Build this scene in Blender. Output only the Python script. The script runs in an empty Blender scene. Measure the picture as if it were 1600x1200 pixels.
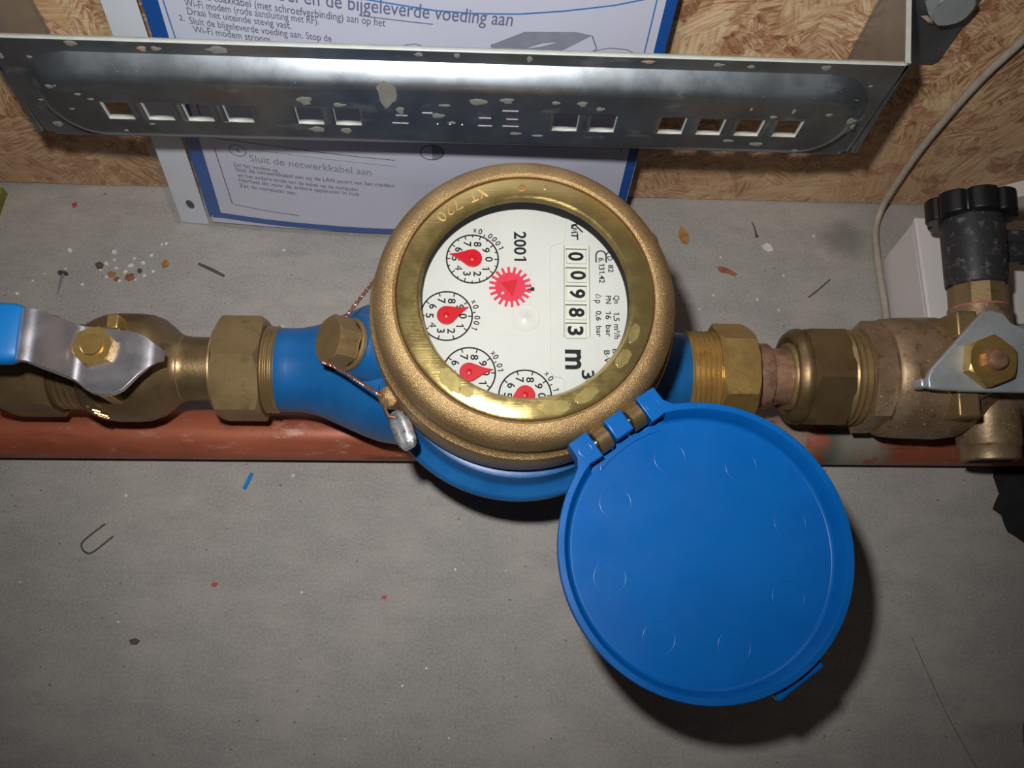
import bpy, bmesh, math, random
from mathutils import Matrix, Vector, Euler
random.seed(7)
PI = math.pi
S = 0.001                                   # the whole script is written in millimetres
scene = bpy.context.scene
COL = scene.collection

# ------------------------------------------------------------------ camera
def norm(v):
    return Vector(v).normalized()
FPX = 1400.0                                # focal length in pixels of the 1600 x 1200 frame
ax_x = norm((1, 0.013, 0.05))               # world X seen from the camera (right, down, forward)
ax_n = norm((-(0.013 * 623 + 0.05 * 1400), 623, 1400))
ax_z = -ax_n
ax_y = ax_z.cross(ax_x)
CAM_R = Matrix((ax_x, ax_y, ax_z))          # camera (right, down, forward) -> world
CAM_C = Vector((-17.6, -152.3, 383.0))
cam_data = bpy.data.cameras.new('camera')
cam_data.sensor_width = 36.0
cam_data.lens = 36.0 * FPX / 1600.0
cam_data.clip_start = 0.01
cam_data.clip_end = 20
cam = bpy.data.objects.new('camera', cam_data)
COL.objects.link(cam)
right, down, fwd = (CAM_R @ Vector(v) for v in ((1, 0, 0), (0, 1, 0), (0, 0, 1)))
rot = Matrix((right, -down, -fwd)).transposed().to_4x4()
cam.matrix_world = Matrix.Translation(CAM_C * S) @ rot
scene.camera = cam

# ------------------------------------------------------------------ world, flash, exposure
world = bpy.data.worlds.new('cupboard_air')
scene.world = world
world.use_nodes = True
world.node_tree.nodes['Background'].inputs[0].default_value = (0.55, 0.52, 0.5, 1)
world.node_tree.nodes['Background'].inputs[1].default_value = 0.03
flash_data = bpy.data.lights.new('camera_flash', 'SPOT')
flash_data.energy = 4.9
flash_data.color = (1.0, 0.985, 0.965)
flash_data.shadow_soft_size = 0.0075
flash_data.spot_size = math.radians(104)
flash_data.spot_blend = 1.0
flash = bpy.data.objects.new('camera_flash', flash_data)
COL.objects.link(flash)
FLASH = CAM_C + CAM_R @ Vector((-26, -48, 4))
aim = CAM_R @ Vector((0.02, -0.13, 1))
flash.matrix_world = Matrix.Translation(FLASH * S) @ (-aim).to_track_quat('Z', 'Y').to_matrix().to_4x4()
scene.view_settings.view_transform = 'Standard'
scene.view_settings.look = 'None'
scene.view_settings.gamma = 1.0
scene.view_settings.use_curve_mapping = False
scene.view_settings.exposure = 0.0

# ------------------------------------------------------------------ materials
def srgb(r, g, b):
    f = lambda c: (c / 255 / 12.92) if c / 255 <= 0.04045 else ((c / 255 + 0.055) / 1.055) ** 2.4
    return (f(r), f(g), f(b), 1)

class N:
    """small helper around a node tree"""
    def __init__(self, name):
        self.m = bpy.data.materials.new(name)
        self.m.use_nodes = True
        self.t = self.m.node_tree
        self.b = self.t.nodes['Principled BSDF']
        self.out = self.t.nodes['Material Output']
        self.tc = self.t.nodes.new('ShaderNodeTexCoord')
    def new(self, kind, **kw):
        n = self.t.nodes.new(kind)
        for k, v in kw.items():
            setattr(n, k, v)
        return n
    def link(self, a, b):
        self.t.links.new(a, b)
    def set(self, sock, v):
        if hasattr(v, 'is_linked'):
            self.link(v, sock)
        else:
            sock.default_value = v
    def mapping(self, scale=(1, 1, 1), loc=(0, 0, 0), rot=(0, 0, 0), src=None):
        n = self.new('ShaderNodeMapping')
        self.link(src or self.tc.outputs['Object'], n.inputs[0])
        n.inputs[1].default_value = loc
        n.inputs[2].default_value = rot
        n.inputs[3].default_value = scale
        return n.outputs[0]
    def noise(self, scale, detail=4, rough=0.55, src=None, dist=0.0):
        n = self.new('ShaderNodeTexNoise')
        self.link(src or self.tc.outputs['Object'], n.inputs['Vector'])
        n.inputs['Scale'].default_value = scale
        n.inputs['Detail'].default_value = detail
        n.inputs['Roughness'].default_value = rough
        n.inputs['Distortion'].default_value = dist
        return n.outputs['Fac']
    def voronoi(self, scale, src=None, out='Distance', feature='F1'):
        n = self.new('ShaderNodeTexVoronoi', feature=feature)
        self.link(src or self.tc.outputs['Object'], n.inputs['Vector'])
        n.inputs['Scale'].default_value = scale
        return n.outputs[out]
    def ramp(self, fac, lo, hi, a=0.0, b=1.0):
        n = self.new('ShaderNodeMapRange', interpolation_type='SMOOTHSTEP')
        self.link(fac, n.inputs[0])
        for i, v in enumerate((lo, hi, a, b)):
            n.inputs[i + 1].default_value = v
        return n.outputs[0]
    def mix(self, fac, a, b, blend='MIX'):
        n = self.new('ShaderNodeMix', data_type='RGBA', blend_type=blend)
        self.set(n.inputs[0], fac)
        self.set(n.inputs[6], a)
        self.set(n.inputs[7], b)
        return n.outputs[2]
    def math(self, op, a, b=0.0):
        n = self.new('ShaderNodeMath', operation=op)
        self.set(n.inputs[0], a)
        self.set(n.inputs[1], b)
        return n.outputs[0]
    def bump(self, h, strength, dist=0.001):
        n = self.new('ShaderNodeBump')
        n.inputs['Strength'].default_value = strength
        n.inputs['Distance'].default_value = dist
        self.link(h, n.inputs['Height'])
        self.link(n.outputs[0], self.b.inputs['Normal'])
    def fin(self, color=None, metal=0.0, rough=0.5, spec=0.5):
        if color is not None:
            self.set(self.b.inputs['Base Color'], color)
        self.set(self.b.inputs['Metallic'], metal)
        self.set(self.b.inputs['Roughness'], rough)
        self.set(self.b.inputs['Specular IOR Level'], spec)
        return self.m

def plain(name, c, rough=0.5, metal=0.0, spec=0.5, var=0.12, vscale=120, bump=0.0):
    n = N(name)
    dark = (c[0] * (1 - var), c[1] * (1 - var), c[2] * (1 - var), 1)
    f = n.ramp(n.noise(vscale, 3), 0.35, 0.65)
    col = n.mix(f, dark, c)
    if bump:
        n.bump(n.noise(vscale * 6, 3), bump, 0.0004)
    return n.fin(col, metal, rough, spec)

def worn(name, c1, c2, c3, scale, metal, r1, r2, dust=None, dust_amt=0.72, bump=0.15, fine=900):
    """metal with tarnish c2, deep stain c3 and light dust flecks"""
    n = N(name)
    a = n.ramp(n.noise(scale, 5, 0.6), 0.35, 0.68)
    b = n.ramp(n.noise(scale * 2.7, 4, 0.6, src=n.mapping(loc=(3, 1, 7))), 0.55, 0.75)
    col = n.mix(b, n.mix(a, c1, c2), c3)
    mt = metal
    if dust:
        d = n.ramp(n.noise(scale * 9, 3, 0.6, src=n.mapping(loc=(9, 4, 2))), dust_amt, dust_amt + 0.05)
        col = n.mix(d, col, dust)
        mt = n.math('MULTIPLY', n.math('SUBTRACT', 1.0, d), metal)
    n.bump(n.noise(fine, 3), bump, 0.0004)
    return n.fin(col, mt, n.ramp(n.noise(scale * 1.7, 3), 0.3, 0.7, r1, r2))

MAT = {}
def concrete():
    n = N('concrete')
    big = n.ramp(n.noise(14, 5, 0.6), 0.3, 0.7)
    mid = n.ramp(n.noise(70, 6, 0.65, src=n.mapping((0.6, 1.3, 1))), 0.36, 0.66)
    col = n.mix(big, srgb(150, 147, 143), srgb(172, 165, 158))
    col = n.mix(n.math('MULTIPLY', mid, 0.55), col, srgb(138, 134, 131))
    smear = n.ramp(n.noise(22, 6, 0.7, src=n.mapping((0.7, 2.2, 1), (4, 2, 0), (0, 0, 0.3))), 0.58, 0.74)
    col = n.mix(n.math('MULTIPLY', smear, 0.6), col, srgb(122, 123, 125))
    warm = n.ramp(n.noise(34, 4, 0.6, src=n.mapping((1, 1.4, 1), (8, 5, 0))), 0.6, 0.78)
    col = n.mix(n.math('MULTIPLY', warm, 0.45), col, srgb(190, 168, 146))
    fine = n.noise(900, 4, 0.7)
    col = n.mix(n.ramp(fine, 0.3, 0.75, 0.0, 0.5), col, srgb(190, 184, 176))
    pits = n.ramp(n.noise(420, 2, 0.5, src=n.mapping(loc=(2, 7, 1))), 0.70, 0.76)
    col = n.mix(n.math('MULTIPLY', pits, 0.7), col, srgb(92, 87, 82))
    v = n.new('ShaderNodeTexVoronoi', feature='F1')
    n.link(n.tc.outputs['Object'], v.inputs['Vector'])
    v.inputs['Scale'].default_value = 95
    sep = n.new('ShaderNodeSeparateColor')
    n.link(v.outputs['Color'], sep.inputs[0])
    spot = n.math('MULTIPLY', n.math('LESS_THAN', v.outputs['Distance'], 0.05), n.math('GREATER_THAN', sep.outputs[0], 0.8))
    col = n.mix(spot, col, srgb(225, 220, 216))
    red = n.math('MULTIPLY', n.math('LESS_THAN', v.outputs['Distance'], 0.06), n.math('LESS_THAN', sep.outputs[1], 0.05))
    col = n.mix(red, col, srgb(170, 110, 90))
    # old oil mark near the cable
    dist = n.new('ShaderNodeVectorMath', operation='DISTANCE')
    n.link(n.mapping((1, 1.1, 0)), dist.inputs[0])
    dist.inputs[1].default_value = (0.176, 0.112, 0)
    mark = n.ramp(n.math('ADD', dist.outputs['Value'], n.math('MULTIPLY', n.noise(120, 4), 0.016)), 0.012, 0.026, 0.55, 0.0)
    col = n.mix(mark, col, srgb(104, 100, 98))
    n.bump(n.math('ADD', n.math('MULTIPLY', fine, 0.5), n.noise(160, 5)), 0.35, 0.0012)
    return n.fin(col, 0.0, 0.85, 0.25)
MAT['concrete'] = concrete()

def osb():
    n = N('strand_board')
    def layer(cell, off, sx, sz):
        src = n.mapping((1, 0.05, 1), off)
        warp = n.new('ShaderNodeTexNoise')
        n.link(src, warp.inputs['Vector'])
        warp.inputs['Scale'].default_value = 30
        add = n.new('ShaderNodeVectorMath', operation='MULTIPLY_ADD')
        n.link(warp.outputs['Color'], add.inputs[0])
        add.inputs[1].default_value = (0.028, 0.0, 0.028)
        n.link(src, add.inputs[2])
        v = n.new('ShaderNodeTexVoronoi', feature='F1')
        n.link(add.outputs[0], v.inputs['Vector'])
        v.inputs['Scale'].default_value = cell
        sep = n.new('ShaderNodeSeparateColor')
        n.link(v.outputs['Color'], sep.inputs[0])
        vr = n.new('ShaderNodeVectorRotate', rotation_type='Y_AXIS')
        n.link(src, vr.inputs['Vector'])
        n.link(n.math('ADD', n.math('MULTIPLY', sep.outputs[0], 3.14159), 0.2), vr.inputs['Angle'])
        shift = n.new('ShaderNodeVectorMath', operation='MULTIPLY_ADD')
        n.link(v.outputs['Color'], shift.inputs[0])
        shift.inputs[1].default_value = (3.0, 3.0, 3.0)
        n.link(vr.outputs[0], shift.inputs[2])
        g = n.noise(1.0, 5, 0.6, src=n.mapping((sx, 1, sz), src=shift.outputs[0]))
        return g, sep.outputs[1], v.outputs['Distance']
    g1, c1, d1 = layer(26, (0, 0, 0), 60, 520)
    g2, c2, d2 = layer(62, (3, 0, 5), 110, 800)
    g3, c3, d3 = layer(150, (7, 0, 2), 200, 1100)
    light, tan, red, dark = srgb(236, 208, 168), srgb(214, 176, 132), srgb(182, 128, 92), srgb(128, 88, 62)
    a = n.mix(n.ramp(g1, 0.3, 0.62), n.mix(0.45, red, tan), n.mix(c1, tan, light))
    b = n.mix(n.ramp(g2, 0.34, 0.64), n.mix(c2, dark, red), n.mix(c2, tan, light))
    c_ = n.mix(n.ramp(g3, 0.34, 0.62), n.mix(c3, dark, red), n.mix(c3, red, light))
    sel = n.ramp(n.noise(24, 3, 0.6), 0.46, 0.52)
    sel2 = n.ramp(n.noise(40, 4, 0.6, src=n.mapping(loc=(6, 0, 3))), 0.52, 0.58)
    col = n.mix(sel2, n.mix(sel, a, b), c_)
    edge_ = n.ramp(n.math('MINIMUM', d1, n.math('ADD', d2, 0.1)), 0.55, 0.85)
    col = n.mix(n.math('MULTIPLY', edge_, 0.35), col, red)
    cracks = n.ramp(n.noise(1.0, 6, 0.7, src=n.mapping((60, 1, 260), (1, 0, 2), (0, 0.5, 0))), 0.6, 0.72)
    col = n.mix(n.math('MULTIPLY', cracks, 0.55), col, dark)
    # damp-stained lower edge of the board (a stain of its own, along the floor)
    sx = n.new('ShaderNodeSeparateXYZ')
    n.link(n.tc.outputs['Object'], sx.inputs[0])
    low = n.ramp(n.math('ADD', sx.outputs[2], n.math('MULTIPLY', n.noise(30, 4), 0.05)), 0.04, 0.125, 0.62, 0.0)
    col = n.mix(low, col, n.mix(0.72, col, srgb(172, 138, 112)))
    n.bump(n.math('ADD', g1, n.math('MULTIPLY', g2, 0.6)), 0.4, 0.0012)
    return n.fin(col, 0.0, 0.72, 0.2)
MAT['osb'] = osb()

def copper_pipe():
    n = N('painted_copper')
    c = n.mix(n.ramp(n.noise(55, 4, src=n.mapping((0.25, 1, 1))), 0.35, 0.65), srgb(150, 80, 56), srgb(174, 98, 72))
    st = n.ramp(n.noise(40, 5, 0.65, src=n.mapping((0.35, 2, 2), (2, 0, 0))), 0.5, 0.68)
    c = n.mix(st, c, srgb(112, 54, 38))
    dust = n.ramp(n.noise(160, 4, 0.7, src=n.mapping((0.4, 1, 1), (5, 1, 0))), 0.56, 0.7)
    c = n.mix(n.math('MULTIPLY', dust, 0.6), c, srgb(190, 150, 132))
    sx = n.new('ShaderNodeSeparateXYZ')
    n.link(n.tc.outputs['Object'], sx.inputs[0])
    def band(lo, hi):
        return n.math('MULTIPLY', n.ramp(sx.outputs[0], lo - 0.004, lo + 0.004), n.ramp(sx.outputs[0], hi - 0.006, hi + 0.006, 1.0, 0.0))
    wob = n.noise(90, 4)
    green = n.math('MULTIPLY', band(0.138, 0.168), n.ramp(wob, 0.36, 0.5))
    c = n.mix(green, c, srgb(96, 112, 96))
    pale = n.math('MULTIPLY', n.math('MAXIMUM', band(0.095, 0.133), n.math('MULTIPLY', band(0.146, 0.166), n.ramp(sx.outputs[2], 0.0065, 0.009))), n.ramp(wob, 0.3, 0.42))
    c = n.mix(n.math('MULTIPLY', pale, 0.75), c, srgb(160, 150, 138))
    n.bump(n.noise(500, 3), 0.12, 0.0005)
    return n.fin(c, 0.25, 0.42, 0.4)
MAT['copper_pipe'] = copper_pipe()

MAT['brass_tarnished'] = worn('brass_tarnished', srgb(140, 116, 82), srgb(126, 104, 72), srgb(106, 86, 60), 60, 0.68, 0.34, 0.46)
MAT['brass_nut'] = worn('brass_nut', srgb(164, 138, 98), srgb(152, 127, 88), srgb(134, 109, 76), 60, 0.6, 0.36, 0.48)
MAT['brass_bright'] = worn('brass_bright', srgb(206, 170, 104), srgb(192, 156, 92), srgb(170, 134, 78), 60, 0.72, 0.27, 0.38)
MAT['stamp_bright'] = plain('stamped_edge_brass', srgb(240, 204, 130), 0.34, 0.55)
MAT['varnish'] = plain('varnished_brass', srgb(214, 194, 124), 0.24, 0.7, 0.5, 0.2, 300)
MAT['brass_dusty'] = worn('brass_dusty', srgb(168, 142, 112), srgb(148, 121, 92), srgb(118, 92, 68), 100, 0.5, 0.36, 0.5, srgb(206, 196, 180), 0.66)
MAT['copper_fitting'] = worn('copper_fitting', srgb(200, 156, 126), srgb(160, 120, 96), srgb(120, 122, 104), 160, 0.6, 0.32, 0.48, srgb(186, 190, 176), 0.7)
MAT['wire_copper'] = plain('wire_copper', srgb(170, 122, 104), 0.35, 0.7)
MAT['lead'] = worn('lead', srgb(176, 178, 180), srgb(122, 124, 126), srgb(78, 80, 82), 260, 0.55, 0.35, 0.5, bump=0.5, fine=600)

def sandblasted():
    n = N('sandblasted_brass')
    a = n.ramp(n.noise(60, 4), 0.35, 0.65)
    c = n.mix(a, srgb(184, 152, 106), srgb(164, 132, 90))
    g = n.noise(3000, 2, 0.6)
    c = n.mix(n.ramp(g, 0.5, 0.72, 0.0, 0.7), c, srgb(236, 208, 150))
    n.bump(g, 0.7, 0.0004)
    return n.fin(c, 0.75, 0.4)
MAT['bezel'] = sandblasted()

def machined():
    n = N('machined_brass')
    a = n.ramp(n.noise(120, 5, 0.65), 0.35, 0.65)
    c = n.mix(a, srgb(180, 158, 102), srgb(192, 170, 110))
    st = n.ramp(n.noise(70, 3, 0.6, src=n.mapping(loc=(1, 2, 3))), 0.62, 0.7)
    c = n.mix(n.math('MULTIPLY', st, 0.5), c, srgb(222, 200, 134))
    scr = n.noise(1.0, 3, 0.6, src=n.mapping((90, 1500, 90)))
    n.bump(scr, 0.16, 0.0003)
    return n.fin(c, 0.82, n.ramp(a, 0.0, 1.0, 0.19, 0.25))
MAT['machined'] = machined()

def galvanised():
    n = N('galvanised_steel')
    a = n.ramp(n.noise(60, 5, 0.6), 0.3, 0.7)
    c = n.mix(a, srgb(156, 164, 170), srgb(172, 180, 188))
    sm = n.ramp(n.noise(90, 5, 0.7, src=n.mapping((0.5, 1, 1.2), (2, 0, 1))), 0.56, 0.72)
    c = n.mix(n.math('MULTIPLY', sm, 0.3), c, srgb(126, 134, 134))
    dust = n.ramp(n.noise(700, 3, 0.7, src=n.mapping(loc=(5, 3, 1))), 0.68, 0.74)
    c = n.mix(n.math('MULTIPLY', dust, 0.7), c, srgb(198, 198, 190))
    mt = n.math('SUBTRACT', 0.92, n.math('MULTIPLY', n.math('ADD', dust, sm), 0.2))
    n.bump(n.noise(700, 2), 0.03, 0.0002)
    return n.fin(c, mt, n.ramp(a, 0, 1, 0.34, 0.39))
MAT['galv'] = galvanised()
MAT['steel'] = worn('stainless_steel', srgb(214, 210, 216), srgb(204, 200, 206), srgb(190, 188, 194), 60, 0.88, 0.26, 0.34, bump=0.04)
MAT['zinc'] = worn('zinc_plate', srgb(196, 202, 204), srgb(184, 190, 193), srgb(168, 174, 178), 80, 0.5, 0.36, 0.48, bump=0.08)

def blue_plastic():
    n = N('blue_plastic')
    c = n.mix(n.ramp(n.noise(30, 3), 0.3, 0.7), srgb(6, 90, 166), srgb(8, 97, 174))
    s = n.ramp(n.noise(1.0, 4, 0.6, src=n.mapping((300, 90, 200), (1, 3, 2), (0, 0, 0.7))), 0.72, 0.8)
    c = n.mix(n.math('MULTIPLY', s, 0.35), c, srgb(70, 140, 200))
    return n.fin(c, 0.0, n.ramp(n.noise(40, 3), 0.3, 0.7, 0.24, 0.32), 0.32)
MAT['blue_plastic'] = blue_plastic()
def blue_enamel():
    n = N('blue_enamel')
    c = n.mix(n.ramp(n.noise(70, 4), 0.3, 0.7), srgb(20, 90, 150), srgb(28, 100, 162))
    d = n.ramp(n.noise(500, 3, 0.7), 0.66, 0.76)
    c = n.mix(n.math('MULTIPLY', d, 0.4), c, srgb(110, 140, 165))
    n.bump(n.noise(240, 3), 0.12, 0.0005)
    return n.fin(c, 0.0, 0.36, 0.5)
MAT['blue_enamel'] = blue_enamel()
MAT['grip_blue'] = plain('blue_grip', srgb(10, 128, 208), 0.4, 0, 0.5, 0.05)
MAT['dial_white'] = plain('dial_white', srgb(214, 212, 209), 0.38, 0, 0.4, 0.03, 60)
MAT['drum_white'] = plain('drum_white', srgb(220, 218, 208), 0.45, 0, 0.4, 0.04, 80)
MAT['ink'] = plain('black_ink', srgb(34, 34, 38), 0.6, 0, 0.2, 0.1)
MAT['gap_dark'] = plain('slot_dark', srgb(70, 68, 62), 0.7, 0, 0.2, 0.1)
MAT['pointer_red'] = plain('pointer_red', srgb(206, 18, 36), 0.35, 0, 0.5, 0.04)
MAT['wheel_red'] = plain('wheel_red', srgb(224, 58, 84), 0.45, 0, 0.4, 0.08, 300)
MAT['wheel_mark'] = plain('wheel_mark_red', srgb(206, 26, 44), 0.5, 0, 0.4, 0.05)
MAT['rubber'] = plain('black_rubber', srgb(22, 22, 24), 0.8, 0, 0.15, 0.2, 200)
def dusty_black():
    n = N('dusty_black_plastic')
    d = n.ramp(n.noise(260, 5, 0.7), 0.52, 0.74)
    c = n.mix(n.math('MULTIPLY', d, 0.55), srgb(52, 51, 53), srgb(150, 146, 144))
    n.bump(n.noise(500, 3), 0.1, 0.0004)
    return n.fin(c, 0.0, 0.42, 0.45)
MAT['black_dusty'] = dusty_black()
MAT['black_knob'] = plain('black_knob', srgb(30, 30, 32), 0.38, 0, 0.45, 0.2, 150)
MAT['pink'] = plain('pink_ring', srgb(206, 110, 124), 0.5)
MAT['white_plastic'] = plain('white_plastic', srgb(226, 220, 217), 0.55, 0, 0.4, 0.04, 40)
MAT['strip_white'] = plain('strip_white', srgb(232, 235, 243), 0.45, 0, 0.4, 0.03)
MAT['paper'] = plain('paper', srgb(222, 222, 238), 0.6, 0, 0.3, 0.03, 30)
MAT['print_blue'] = plain('print_blue', srgb(30, 88, 168), 0.5, 0, 0.3, 0.08, 60)
MAT['print_line'] = plain('print_line_blue', srgb(84, 140, 206), 0.5, 0, 0.3)
MAT['print_text'] = plain('print_text', srgb(104, 106, 128), 0.6, 0, 0.2)
MAT['print_head'] = plain('print_heading', srgb(118, 124, 156), 0.6, 0, 0.2)
MAT['print_grey'] = plain('print_grey', srgb(156, 160, 172), 0.6, 0, 0.2)
MAT['cable'] = plain('cable_sheath', srgb(176, 164, 150), 0.5, 0, 0.4, 0.15, 200)
MAT['mortar'] = plain('mortar', srgb(146, 146, 138), 0.85, 0, 0.2, 0.2, 400, 0.3)
MAT['plaster_pink'] = plain('plaster_buff', srgb(176, 152, 132), 0.85, 0, 0.2, 0.15, 400, 0.3)
MAT['crumb_white'] = plain('crumb_white', srgb(224, 218, 220), 0.7, 0, 0.3, 0.1, 600)
MAT['leaf'] = plain('dry_leaf', srgb(176, 132, 80), 0.6, 0, 0.3, 0.35, 260)
MAT['leaf_red'] = plain('dry_leaf_red', srgb(160, 104, 76), 0.6, 0, 0.3, 0.35, 260)
MAT['twig'] = plain('twig', srgb(92, 80, 64), 0.7)
MAT['chip_red'] = plain('red_chip', srgb(180, 74, 70), 0.6)
MAT['olive'] = plain('olive_wood', srgb(132, 124, 62), 0.7, 0, 0.2, 0.2, 60)
MAT['film_black'] = plain('black_sheeting', srgb(44, 43, 44), 0.6, 0, 0.3, 0.25, 120, 0.2)
def glass(name, tint, rough, ior, strength=1.0):
    n = N(name)
    n.t.nodes.remove(n.b)
    tr = n.new('ShaderNodeBsdfTransparent'); tr.inputs[0].default_value = tint
    gl = n.new('ShaderNodeBsdfGlossy'); gl.inputs['Roughness'].default_value = rough
    fr = n.new('ShaderNodeFresnel'); fr.inputs[0].default_value = ior
    mx = n.new('ShaderNodeMixShader')
    n.link(n.math('MULTIPLY', fr.outputs[0], strength), mx.inputs[0])
    n.link(tr.outputs[0], mx.inputs[1]); n.link(gl.outputs[0], mx.inputs[2])
    n.link(mx.outputs[0], n.out.inputs[0])
    return n.m
MAT['lit_cut_edge'] = plain('lit_cut_zinc_edge', srgb(206, 210, 200), 0.6, 0.15, 0.4, 0.1, 200)  # cut zinc, made paler to carry the light caught by upward edges
MAT['glass'] = glass('clear_glass', (0.97, 0.98, 0.97, 1), 0.03, 1.45)
MAT['film'] = glass('clear_film', (0.93, 0.94, 0.95, 1), 0.3, 1.3, 0.15)

# ------------------------------------------------------------------ mesh kit (millimetres)
class MB:
    def __init__(self):
        self.v, self.f = [], []
    def add(self, vs, fs, M=None):
        o = len(self.v)
        self.v += [(M @ Vector(p)) if M is not None else Vector(p) for p in vs]
        self.f += [tuple(i + o for i in f) for f in fs]
        return self
    def box(self, x0, x1, y0, y1, z0, z1, M=None):
        vs = [(x, y, z) for z in (z0, z1) for y in (y0, y1) for x in (x0, x1)]
        return self.add(vs, [(0, 2, 3, 1), (4, 5, 7, 6), (0, 1, 5, 4), (2, 6, 7, 3), (0, 4, 6, 2), (1, 3, 7, 5)], M)
    def lathe(self, prof, seg=64, M=None, a0=0.0, a1=2 * PI, closed=False):
        """profile of (r, h) turned about Z"""
        full = abs(a1 - a0 - 2 * PI) < 1e-6
        n = seg if full else seg + 1
        vs, rows = [], []
        for r, h in prof:
            if r < 1e-6:
                rows.append([len(vs)] * n); vs.append((0, 0, h))
            else:
                row = []
                for k in range(n):
                    a = a0 + (a1 - a0) * k / seg
                    row.append(len(vs)); vs.append((r * math.cos(a), r * math.sin(a), h))
                rows.append(row)
        fs = []
        pairs = list(zip(rows, rows[1:]))
        if closed:
            pairs.append((rows[-1], rows[0]))
        for A, B in pairs:
            for k in range(seg):
                j = (k + 1) % n if full else k + 1
                q = []
                for i in (A[k], A[j], B[j], B[k]):
                    if i not in q:
                        q.append(i)
                if len(q) > 2:
                    fs.append(tuple(q))
        return self.add(vs, fs, M)
    def hexnut(self, flat, h0, h1, M=None, bore=0.0, rot0=0.0, ch0=True, ch1=True, sides=6):
        """hexagon prism with turned chamfers; flat = across flats"""
        per = 12
        seg = sides * per
        half = PI / sides
        rc = flat / 2 * 1.03
        t = 0.6
        rings = []
        def rad(a):
            return flat / 2 / math.cos(((a % (2 * half)) - half))
        def ring(fr, fh):
            return [(fr(a) * math.cos(a + rot0), fr(a) * math.sin(a + rot0), fh(a)) for a in (2 * PI * k / seg for k in range(seg))]
        if bore:
            rings.append(ring(lambda a: bore, lambda a: h0))
        rings.append(ring(lambda a: min(rad(a), rc) if ch0 else rad(a), lambda a: h0))
        if ch0:
            rings.append(ring(rad, lambda a: h0 + max(0, rad(a) - rc) * t + 0.05))
        if ch1:
            rings.append(ring(rad, lambda a: h1 - max(0, rad(a) - rc) * t - 0.05))
        rings.append(ring(lambda a: min(rad(a), rc) if ch1 else rad(a), lambda a: h1))
        if bore:
            rings.append(ring(lambda a: bore, lambda a: h1))
        vs = [p for r in rings for p in r]
        fs = []
        nr = len(rings)
        for i in range(nr if bore else nr - 1):
            i2 = (i + 1) % nr
            for k in range(seg):
                j = (k + 1) % seg
                fs.append((i * seg + k, i * seg + j, i2 * seg + j, i2 * seg + k))
        if not bore:
            fs.append(tuple(range(seg - 1, -1, -1)))
            fs.append(tuple((nr - 1) * seg + k for k in range(seg)))
        return self.add(vs, fs, M)
    def prism(self, pts, z0, z1, M=None):
        n = len(pts)
        vs = [(x, y, z0) for x, y in pts] + [(x, y, z1) for x, y in pts]
        fs = [tuple(range(n - 1, -1, -1)), tuple(range(n, 2 * n))] + [(k, (k + 1) % n, n + (k + 1) % n, n + k) for k in range(n)]
        return self.add(vs, fs, M)
    def tube(self, path, r, seg=12, M=None, cap=True):
        path = [Vector(p) for p in path]
        rs = r if isinstance(r, (list, tuple)) else [r] * len(path)
        up = Vector((0.13, 0.29, 0.95)).normalized()
        vs, fs = [], []
        t0 = None
        for i, p in enumerate(path):
            t = (path[min(i + 1, len(path) - 1)] - path[max(i - 1, 0)]).normalized()
            if t0 is None:
                u = up.cross(t).normalized()
            else:
                u = (u - t * u.dot(t)).normalized()
            t0 = t
            w = t.cross(u)
            for k in range(seg):
                a = 2 * PI * k / seg
                vs.append(p + (u * math.cos(a) + w * math.sin(a)) * rs[i])
        for i in range(len(path) - 1):
            for k in range(seg):
                j = (k + 1) % seg
                fs.append((i * seg + k, i * seg + j, (i + 1) * seg + j, (i + 1) * seg + k))
        if cap:
            fs.append(tuple(range(seg - 1, -1, -1)))
            fs.append(tuple((len(path) - 1) * seg + k for k in range(seg)))
        return self.add(vs, fs, M)
    def ribbon(self, rows, th, M=None):
        """bent sheet: rows of (x, z, ymin, ymax)"""
        vs, fs = [], []
        n = len(rows)
        for i, (x, z, y0, y1) in enumerate(rows):
            a = rows[max(i - 1, 0)]; b = rows[min(i + 1, n - 1)]
            dx, dz = b[0] - a[0], b[1] - a[1]
            l = math.hypot(dx, dz) or 1
            nx, nz = -dz / l, dx / l
            if nz < 0: nx, nz = -nx, -nz
            for y in (y0, y1):
                vs.append((x, y, z)); vs.append((x - nx * th, y, z - nz * th))
        for i in range(n - 1):
            a, b = i * 4, (i + 1) * 4
            fs += [(a, a + 2, b + 2, b), (a + 1, b + 1, b + 3, a + 3), (a, b, b + 1, a + 1), (a + 2, a + 3, b + 3, b + 2)]
        fs += [(0, 1, 3, 2), ((n - 1) * 4, (n - 1) * 4 + 2, (n - 1) * 4 + 3, (n - 1) * 4 + 1)]
        return self.add(vs, fs, M)
    def mesh(self, name, sharp=35, recalc=True):
        me = bpy.data.meshes.new(name)
        me.from_pydata([tuple(Vector(p) * S) for p in self.v], [], self.f)
        if recalc:
            bm = bmesh.new(); bm.from_mesh(me)
            bmesh.ops.recalc_face_normals(bm, faces=bm.faces)
            bm.to_mesh(me); bm.free()
        me.polygons.foreach_set('use_smooth', [True] * len(me.polygons))
        me.set_sharp_from_angle(angle=math.radians(sharp))
        me.update()
        return me

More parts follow.
